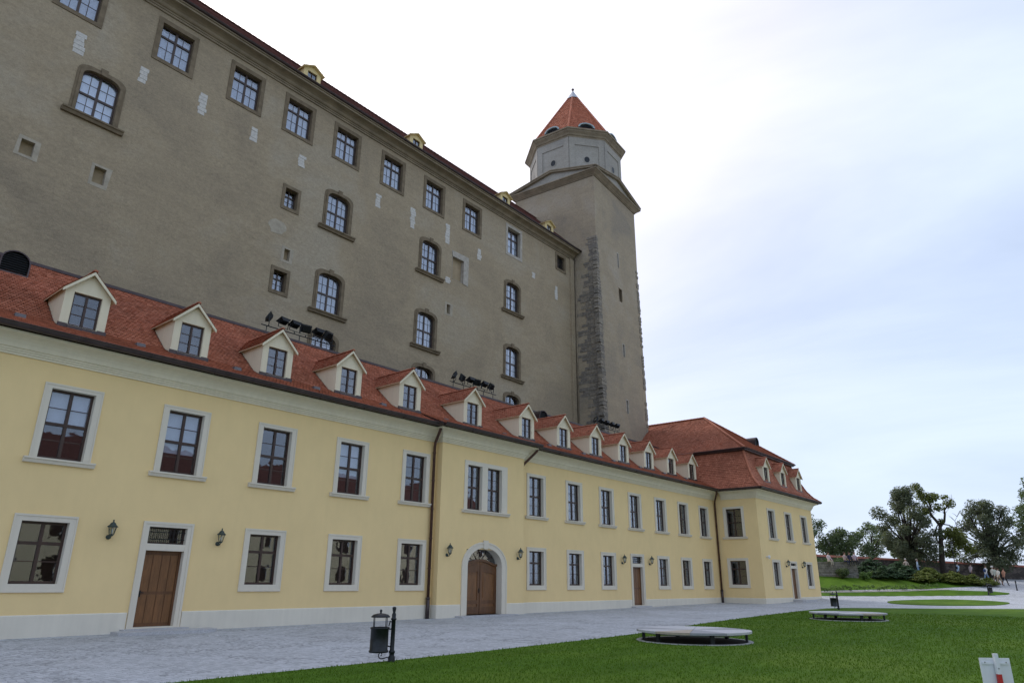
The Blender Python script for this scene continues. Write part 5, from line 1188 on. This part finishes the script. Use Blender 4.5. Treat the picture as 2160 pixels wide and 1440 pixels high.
B1 = (96.6, -6.0); tree('chestnut_tree', (*B1, gzf(*B1)), 'large dark chestnut tree left of the gnarled tree', [(a-1.2, b-.3, c, d) for a, b, c, d in crown(7.4, 8.5, 1.1, 40, 4, rr=(.8, 1.25))], LM['chestnut'], 17000, .125, 5, .30, 2.9)
B2 = (105.5, -13.3); tree('chestnut_tree', (*B2, gzf(*B2)), 'large dark chestnut tree at the right, behind the walking people', [(a-.8, b+.1, c, d) for a, b, c, d in crown(8.4, 7.9, 1.0, 42, 9, rr=(.85, 1.3))], LM['chestnut'], 18000, .125, 8, .32, 2.8)
B3 = (97.2, -20.2); tree('chestnut_tree', (*B3, gzf(*B3)), 'tree of which only the left edge of the crown shows at the right border', [(a+.3, b, c, d) for a, b, c, d in crown(7.2, 7.6, 4.2, 22, 12, rr=(.9, 1.3))], LM['mid'], 9000, .14, 13, .3, 5.0)
B4 = (105.5, 8.6); tree('ash_tree', (*B4, gzf(*B4)), 'tree peeping out behind the right corner of the pavilion', [(a, b, c, d) for a, b, c, d in crown(6.0, 6.5, 2.2, 16, 15)], LM['mid'], 5000, .14, 16, .22)
B5 = (108.0, 5.0); tree('bushy_tree', (*B5, gzf(*B5)), 'low dense bushy tree just above the wall cap', crown(5.2, 3.4, 2.2, 14, 17, rr=(.9, 1.3)), LM['mid'], 7000, .14, 18, .2)
B6 = (110.6, 1.6); tree('bushy_tree', (*B6, gzf(*B6)), 'pale loose-leaved tree between the bushy tree and the chestnut', crown(5.6, 4.3, 2.2, 15, 19), LM['light'], 4600, .14, 20, .2)
B7 = (113.0, -2.0); tree('bushy_tree', (*B7, gzf(*B7)), 'small pale tree seen low through the crown of the left chestnut', crown(4.6, 2.6, 1.8, 10, 22), LM['light'], 4000, .2, 23, .18)
def gnarled():
    g0 = gzf(96.63, -8.86); b = Vector((96.63, -8.86, g0)); r = empty('robinia_tree', tuple(b)); tag(r, 'gnarled half-bare tree with twisted limbs and separate leaf tufts', 'tree', 'trees along the castle wall')
    G = dict(trunk=[(96.63, -8.86, g0-.2), (96.04, -9.12, 4.48), (95.55, -9.37, 6.03), (95.16, -9.6, 7.32), (94.89, -9.75, 8.19)],
             l=[(94.89, -9.75, 8.19), (94.47, -9.53, 8.71), (94.02, -9.26, 9.22), (93.65, -9.13, 9.78), (93.62, -9.37, 10.3), (93.26, -9.24, 10.86), (92.83, -8.95, 11.27), (92.37, -8.62, 11.68)],
             r=[(94.96, -9.77, 8.09), (95.07, -10.24, 8.71), (94.91, -10.44, 9.44), (94.75, -10.49, 9.9), (94.87, -10.89, 10.37), (94.9, -11.14, 10.78), (94.99, -11.42, 11.09)],
             side=[(95.51, -9.33, 6.03), (95.13, -9.14, 6.54), (94.81, -9.19, 7.31), (94.67, -9.37, 7.98), (94.71, -9.62, 8.35)],
             bare1=[(95.1, -10.08, 8.35), (95.58, -10.6, 8.25), (96.06, -10.92, 7.79), (96.38, -11.14, 7.49), (96.83, -11.84, 7.8), (97.15, -12.28, 7.91)],
             bare2=[(96.29, -11.08, 7.59), (96.12, -11.22, 8.21), (95.84, -11.16, 8.72), (95.89, -11.47, 9.19)], low=[(95.44, -9.52, 6.54), (95.72, -10.13, 7.06), (96.12, -10.66, 7.17), (96.68, -11.05, 6.66), (97.15, -11.23, 5.94)])
    RD = dict(trunk=(.34, .17), l=(.17, .05), r=(.15, .05), side=(.12, .06), bare1=(.07, .02), bare2=(.05, .015), low=(.10, .04)); lm = MB(); tk = MB()
    for k, v in G.items():
        a, c = RD[k]; n = len(v); (tk if k == 'trunk' else lm).tube([Vector(p)-b for p in v], [a+(c-a)*i/(n-1) for i in range(n)], 8)
    g = random.Random(3)
    for k in ('bare1', 'bare2', 'r', 'l'):
        for p in G[k][2:]:
            for _ in range(3):
                s = Vector(p)-b; e = s+Vector((g.uniform(-.5, .5), g.uniform(-.6, .6), g.uniform(.1, .8))); lm.tube([s, s.lerp(e, .5)+Vector((g.uniform(-.1, .1), 0, .05)), e], [.03, .018, .008], 4)
    tk.build('trunk', MAT['bark'], r); lm.build('limbs', MAT['bark'], r)
    CL = [(92.26, -8.64, 11.94, .55), (92.3, -8.4, 12.5, .45), (92.68, -8.86, 11.3, .6), (93.21, -9.35, 11.17, .7), (93.7, -9.8, 11.3, .6), (94.22, -10.08, 10.2, .5), (94.43, -10.81, 11.3, .35), (94.92, -11.06, 10.6, .55), (95.66, -10.19, 7.32, .75), (96.03, -10.73, 7.4, .8), (96.64, -11.08, 6.82, .8), (97.1, -11.27, 6.1, .8), (96.25, -10.21, 6.04, .65), (96.21, -9.75, 5.1, .55), (96.7, -10.33, 5.2, .6), (94.82, -9.95, 8.71, .35), (93.3, -8.75, 9.7, .4), (97.4, -11.8, 5.6, .6)]
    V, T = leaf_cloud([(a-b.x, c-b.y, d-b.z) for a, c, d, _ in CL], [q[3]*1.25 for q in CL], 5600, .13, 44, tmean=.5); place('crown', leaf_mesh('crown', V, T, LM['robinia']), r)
gnarled()
def juniper(x, y, w, h, mat, label, seed, lean=0):
    """spreading juniper: tiers of drooping sprays"""
    g = np.random.default_rng(seed); z = gzf(x, y)+.02; n = int(46*w); C = []; rd = []
    for k in range(n):
        a = g.uniform(0, 6.283); q = math.sqrt(g.random())*w/2; zz = h*(1-(q/(w/2))**1.6)*g.uniform(.35, 1.0)+.10; C.append((math.cos(a)*q, math.sin(a)*q*.8, zz)); rd.append(g.uniform(.22, .42))
    V, T = leaf_cloud(C, rd, int(1500*w), .085, seed, flat=1.2, squash=.22, tmean=.46, stretch=2.0)
    r = empty('juniper_shrub', (x, y, z)); tag(r, label, 'shrub', 'spreading junipers on the bank'); place('foliage', leaf_mesh('foliage', V, T, LM[mat]), r)
    s = MB()
    for k in range(7):
        a = k*.9; s.tube([(0, 0, -.1), (math.cos(a)*w*.15, math.sin(a)*w*.15, h*.3), (math.cos(a)*w*.33, math.sin(a)*w*.26, h*.45)], [.05, .035, .015], 5)
    s.build('stem', MAT['bark'], r)
JUN = [(86.3, -3.9, 4.2, 1.9, 'jdark', 'tall dark juniper at the left end of the juniper bank'), (89.0, -6.0, 4.0, 1.5, 'jdark', 'dark juniper in front of the wall left of the chestnut trunk'), (84.4, -5.6, 3.6, 1.35, 'jdark', 'dark spreading juniper lowest on the grass bank'), (86.6, -7.3, 3.4, 1.3, 'jdark', 'dark juniper in the middle of the bank below the chestnut'),
       (88.2, -9.0, 3.4, 1.25, 'jgold', 'yellow-green juniper below the gnarled tree'), (85.9, -8.7, 2.8, .95, 'jgold', 'low yellow-green juniper at the front left of the golden group'), (88.8, -11.0, 3.2, 1.15, 'jgold', 'yellow-green juniper in the middle of the golden group'), (90.0, -12.5, 2.9, .95, 'jgold', 'yellow-green juniper near the right end of the golden group'), (91.2, -13.7, 2.2, .7, 'jgold', 'small low golden juniper at the path edge by the walkers'), (91.6, -8.2, 3.4, 1.0, 'jdark', 'dark juniper at the foot of the gnarled tree')]
for i, (x, y, w, h, mt, lb) in enumerate(JUN): juniper(x, y, w, h, mt, lb, 100+i)
def bush(x, y, w, h, mat, label, seed, group='leafy shrubs on the bank', dz=0, name='leafy_shrub'):
    g = random.Random(seed); z = gzf(x, y)+dz; C = [(g.uniform(-.33, .33)*w, g.uniform(-.33, .33)*w, h*g.uniform(.3, .7)) for _ in range(9)]
    V, T = leaf_cloud(C, [min(w, h)*.33]*9, int(1100*w), .07, seed, squash=.85); r = empty(name, (x, y, z)); tag(r, label, 'shrub', group); place('foliage', leaf_mesh('foliage', V, T, LM[mat]), r)
    s = MB()
    for k in range(4): s.tube([(0, 0, -.08), (g.uniform(-.2, .2)*w, g.uniform(-.2, .2)*w, h*.5)], [.03, .012], 5)
    s.build('stem', MAT['bark'], r)
bush(80.7, -2.3, 1.9, 1.25, 'mid', 'round dark shrub in front of the retaining wall', 61); bush(81.9, -4.1, 2.0, .85, 'rose', 'low flowering shrub right of the round dark shrub', 62); bush(83.4, -5.0, 1.7, .9, 'mid', 'small dark shrub between the flowering shrub and the junipers', 63)
for i, (x, y, lb) in enumerate([(82.2, 3.4, 'clipped green hedge plant behind the retaining wall nearest the pavilion'), (83.2, .8, 'clipped green hedge plant behind the retaining wall, middle of three'), (84.2, -1.6, 'clipped green hedge plant behind the retaining wall by the standing group')]): bush(x, y, 2.6, 2.1, 'hedge', lb, 70+i, 'hedge plants behind the retaining wall', name='hedge_plant')
def roses():
    g = random.Random(77); P = np.array([(74.0, -2.0), (76.5, -4.45), (79.8, -7.55), (83.3, -10.2)]); n = 30
    for k in range(n):
        t = k/(n-1)*3; i = min(2, int(t)); p = P[i]+(P[i+1]-P[i])*(t-i); x, y = p[0]+g.uniform(-.1, .1), p[1]+g.uniform(-.1, .1); h = g.uniform(.35, .62)
        C = [(g.uniform(-.16, .16), g.uniform(-.16, .16), h*g.uniform(.35, .95)) for _ in range(5)]; V, T = leaf_cloud(C, [.14]*5, 130, .055, 200+k)
        r = empty('rose_bush', (x, y, gzf(x, y)+.045)); tag(r, 'low green rose bush in the long row at the foot of the grass bank', 'rose bush', 'rose bushes in the bed'); place('foliage', leaf_mesh('foliage', V, T, LM['rose']), r)
        s = MB(); s.tube([(0, 0, -.05), (.03, .02, h*.7)], [.012, .006], 4); s.build('stem', MAT['bark'], r)
roses()

# ------------------------------------------------------------------ people
def person(x, y, z, heading, pose, cols, label, hat=None, scale=1.0, seed=0, bag=None):
    """one continuous skinned body; clothing colours by the limb they cover"""
    g = random.Random(seed); V = []; E = []; RAD = []; KIND = []
    def v(p, r): V.append(p); RAD.append(r); return len(V)-1
    def e(a, b, k): E.append((a, b)); KIND.append(k)
    sit = pose == 'sit'; hipz = .50 if sit else .92
    lean = .05 if pose == 'walk' else 0
    pel = v((0, 0, hipz), (.15, .11)); wst = v((0, lean*.3, hipz+.18), (.135, .10)); ch = v((0, lean*.7, hipz+.40), (.165, .115)); nk0 = v((0, lean, hipz+.53), (.085, .075)); nk = v((0, lean+.01, hipz+.60), (.052, .055)); hd0 = v((0, lean+.025, hipz+.68), (.068, .082)); hd1 = v((0, lean+.02, hipz+.77), (.075, .092)); hd2 = v((0, lean+.005, hipz+.845), (.055, .065))
    for a, b, k in ((pel, wst, 'top'), (wst, ch, 'top'), (ch, nk0, 'top'), (nk0, nk, 'skin'), (nk, hd0, 'skin'), (hd0, hd1, 'skin'), (hd1, hd2, 'skin')): e(a, b, k)
    nose = v((0, lean+.125, hipz+.745), (.014, .014)); e(hd1, nose, 'skin')
    sw = {'walk': .30, 'stand': .04, 'sit': 0}[pose]
    for s in (-1, 1):
        hp = v((s*.09, 0, hipz-.05), (.085, .085)); e(pel, hp, 'leg')
        if sit:
            kn = v((s*.11, .42, hipz-.02), (.065, .065)); an = v((s*.11, .45, hipz-.42), (.04, .042)); to = v((s*.12, .60, hipz-.46), (.035, .028))
        else:
            f = s*sw; kn = v((s*.095, f*.55+.03, hipz*.53), (.062, .065)); an = v((s*.095, f-.02, .085+max(0, -f)*.25), (.038, .042)); to = v((s*.105, f+.13, .035+max(0, -f)*.1), (.036, .03))
        e(hp, kn, 'leg'); e(kn, an, cols.get('shin', 'leg')); e(an, to, 'shoe')
        sh = v((s*.20, lean*.9, hipz+.47), (.062, .062)); e(nk0, sh, 'top'); f = -s*sw*.7
        if sit: el = v((s*.24, .06, hipz+.22), (.043, .043)); wr = v((s*.17, .30, hipz+.08), (.03, .028))
        elif pose == 'stand': el = v((s*.25, -.02, hipz+.20), (.043, .043)); wr = v((s*.16, .20, hipz+.10), (.03, .028))
        else: el = v((s*.25, f*.5-.02, hipz+.20), (.043, .043)); wr = v((s*.24, f+.06, hipz-.03), (.03, .028))
        e(sh, el, 'top'); e(el, wr, cols.get('arm', 'skin')); d = Vector(V[wr])-Vector(V[el]); d.normalize(); pm = v(tuple(Vector(V[wr])+d*.06), (.034, .018)); e(wr, pm, 'skin')
        for q in range(4):
            f1 = v(tuple(Vector(V[pm])+d*(.055+.01*(q in (1, 2)))+Vector((0, .02*(q-1.5), -.01))), (.009, .009)); e(pm, f1, 'skin')
        th = v(tuple(Vector(V[wr])+d*.05+Vector((-s*.02, .045, 0))), (.01, .01)); e(wr, th, 'skin')
    me = bpy.data.meshes.new('person_skeleton'); me.from_pydata(V, E, []); o = bpy.data.objects.new('tmp', me); col.objects.link(o)
    o.modifiers.new('skin', 'SKIN'); 
    sv = me.skin_vertices[0].data
    for i, r in enumerate(RAD): sv[i].radius = r; sv[i].use_root = (i == 0)
    sb = o.modifiers.new('sub', 'SUBSURF'); sb.levels = 1; sb.render_levels = 1
    dg = bpy.context.evaluated_depsgraph_get(); bm = bpy.data.meshes.new_from_object(o.evaluated_get(dg)); bpy.data.objects.remove(o); bpy.data.meshes.remove(me)
    bm.name = 'person'; ks = ['skin', 'top', 'leg', 'shoe']; bm.materials.clear()
    for k in ks: bm.materials.append(cloth(cols[k] if k in cols else {'skin': (.45, .27, .19), 'shoe': (.05, .045, .04)}[k]))
    A = np.array([V[a] for a, b in E]); Bv = np.array([V[b] for a, b in E]); D = Bv-A; LL = (D**2).sum(1)
    rk = np.array([(sum(RAD[a])+sum(RAD[b]))/4 for a, b in E])
    for p in bm.polygons:
        c = np.array(p.center); t = np.clip(((c-A)*D).sum(1)/LL, 0, 1); dist = np.linalg.norm(A+D*t[:, None]-c, axis=1)-rk*.9
        p.material_index = ks.index(KIND[int(dist.argmin())]); p.use_smooth = True
    r = place('person', bm, None, (x, y, z), (0, 0, heading)); r.scale = (scale,)*3
    tag(r, label, 'person', 'visitors walking and resting by the wall')
    h = MB(); h.lathe([(.088, .74), (.10, .79), (.094, .85), (.06, .90), (.001, .915)], 12, (0, lean-.015, hipz), sy=1.15)
    if hat: h.lathe([(.17, .815), (.165, .825), (.10, .835), (.09, .92), (.001, .935)], 14, (0, lean, hipz)); h.build('hat', cloth(hat), r)
    else: h.build('hair', cloth(cols.get('hair', (.06, .04, .03))), r)
    if bag:
        b = MB(); b.lathe([(.001, .18), (.12, .2), (.15, .3), (.14, .46), (.001, .5)], 10, (0, -.17+lean, hipz), sy=.6); b.build('backpack', cloth(bag), r)
    return r
_cl = {}
def cloth(c):
    k = tuple(round(v, 3) for v in c)
    if k not in _cl: _cl[k] = plain('cloth', k, .9, var=.1, scale=15, spec=.15)
    return _cl[k]
WHITE = (.70, .70, .68); PINK = (.62, .46, .46); NAVY = (.04, .045, .08); BLUE = (.20, .30, .45); LBLUE = (.42, .52, .62); KHAKI = (.30, .22, .15); DARK = (.035, .035, .04); BEIGE = (.50, .44, .36); RED = (.42, .13, .08)
def pz(x, y): return gzf(x, y)+.0
person(80.95, -1.1, 3.97-.40, R(150), 'sit', dict(top=(.66, .56, .57), leg=BEIGE, arm='top'), 'person in pale pink top sitting on the retaining wall near the pavilion', seed=1)
person(81.62, -2.55, 3.97-.40, R(150), 'sit', dict(top=(.50, .38, .36), leg=NAVY), 'person in brownish top sitting on the retaining wall, left of two in dark clothes', seed=2)
person(81.75, -2.98, 3.97-.40, R(140), 'sit', dict(top=NAVY, leg=DARK, arm='top'), 'person in navy top sitting on the retaining wall between two others', seed=3)
person(82.05, -3.42, 3.97-.40, R(130), 'sit', dict(top=(.44, .36, .42), leg=DARK), 'person in mauve top sitting at the right end of the retaining wall', seed=4)
person(91.2, -6.3, pz(91.2, -6.3), R(120), 'walk', dict(top=(.56, .45, .38), leg=DARK, hair=(.5, .48, .45)), 'person with pale hair seen above the dark junipers', seed=5)
person(93.0, -7.1, pz(93, -7.1), R(200), 'stand', dict(top=LBLUE, leg=BLUE, hair=(.35, .30, .25), arm='top'), 'person in light blue shirt standing before the chestnut trunk', seed=6)
person(94.6, -10.7, pz(94.6, -10.7), R(240), 'walk', dict(top=(.45, .58, .72), leg=DARK, arm='top'), 'person in light blue jacket walking behind the golden junipers', bag=DARK, seed=7)
person(95.6, -11.8, pz(95.6, -11.8), R(235), 'walk', dict(top=(.50, .42, .42), leg=DARK), 'person in greyish top behind the golden junipers, right of the blue jacket', seed=8)
person(94.6, -13.3, pz(94.6, -13.3), R(235), 'walk', dict(top=WHITE, leg=BLUE, arm='top'), 'walking person in white shirt and blue jeans at the right end of the junipers', seed=9, bag=(.06, .09, .2))
person(94.0, -14.0, pz(94.0, -14.0), R(240), 'walk', dict(top=(.62, .60, .52), leg=DARK), 'walking person in pale sun hat and dark trousers', hat=(.78, .76, .70), seed=10)
person(93.1, -14.3, pz(93.1, -14.3), R(235), 'walk', dict(top=(.50, .54, .48), leg=KHAKI, shin='skin'), 'walking person in grey-green top between the sun hat and the white T-shirt', seed=11)
person(92.3, -14.65, pz(92.3, -14.65), R(232), 'walk', dict(top=(.68, .64, .56), leg=(.34, .27, .19), shin='skin'), 'walking person in white T-shirt and khaki shorts, foremost of the group', seed=12)
person(92.6, -15.1, pz(92.6, -15.1), R(230), 'walk', dict(top=(.48, .26, .18), leg=DARK), 'walking person in reddish top and dark trousers at the right of the group', seed=13)

# ------------------------------------------------------------------ the building across the court, mirrored in the window panes
def opposite():
    r = empty('opposite_building'); tag(r, 'cream building with red roof across the court, seen only mirrored in the panes', 'building')
    w = MB(); hx = [x for x in np.arange(-10, 96, 4.2)]
    H = [(x-.7, x+.7, 1.4, 3.6) for x in hx]+[(x-.7, x+.7, 5.6, 7.9) for x in hx]
    wall_grid(w, -14, 98, -.5, 11.4, H, lambda x, z: (x, -62, z)); w.add([(-14, -62, -.5), (-14, -76, -.5), (-14, -76, 11.4), (-14, -69, 18.0), (-14, -62, 11.4)], [(0, 1, 2, 3, 4)]); w.build('wall', MAT['cream'], r)
    g = MB()
    for a, b, c, d in H: g.box(a-.02, b+.02, -62.2, -62.15, c-.02, d+.02)
    g.build('windows', MAT['frame'], r)
    f = MB(); f.add([(-14, -61.3, 11.3), (98, -61.3, 11.3), (98, -69, 18.0), (-14, -69, 18.0), (98, -76.7, 11.3), (-14, -76.7, 11.3)], [(3, 2, 1, 0), (5, 4, 2, 3)]); f.build('roof', plain('weathered_roof', (.13, .055, .045), .9, geo=True), r)
opposite()
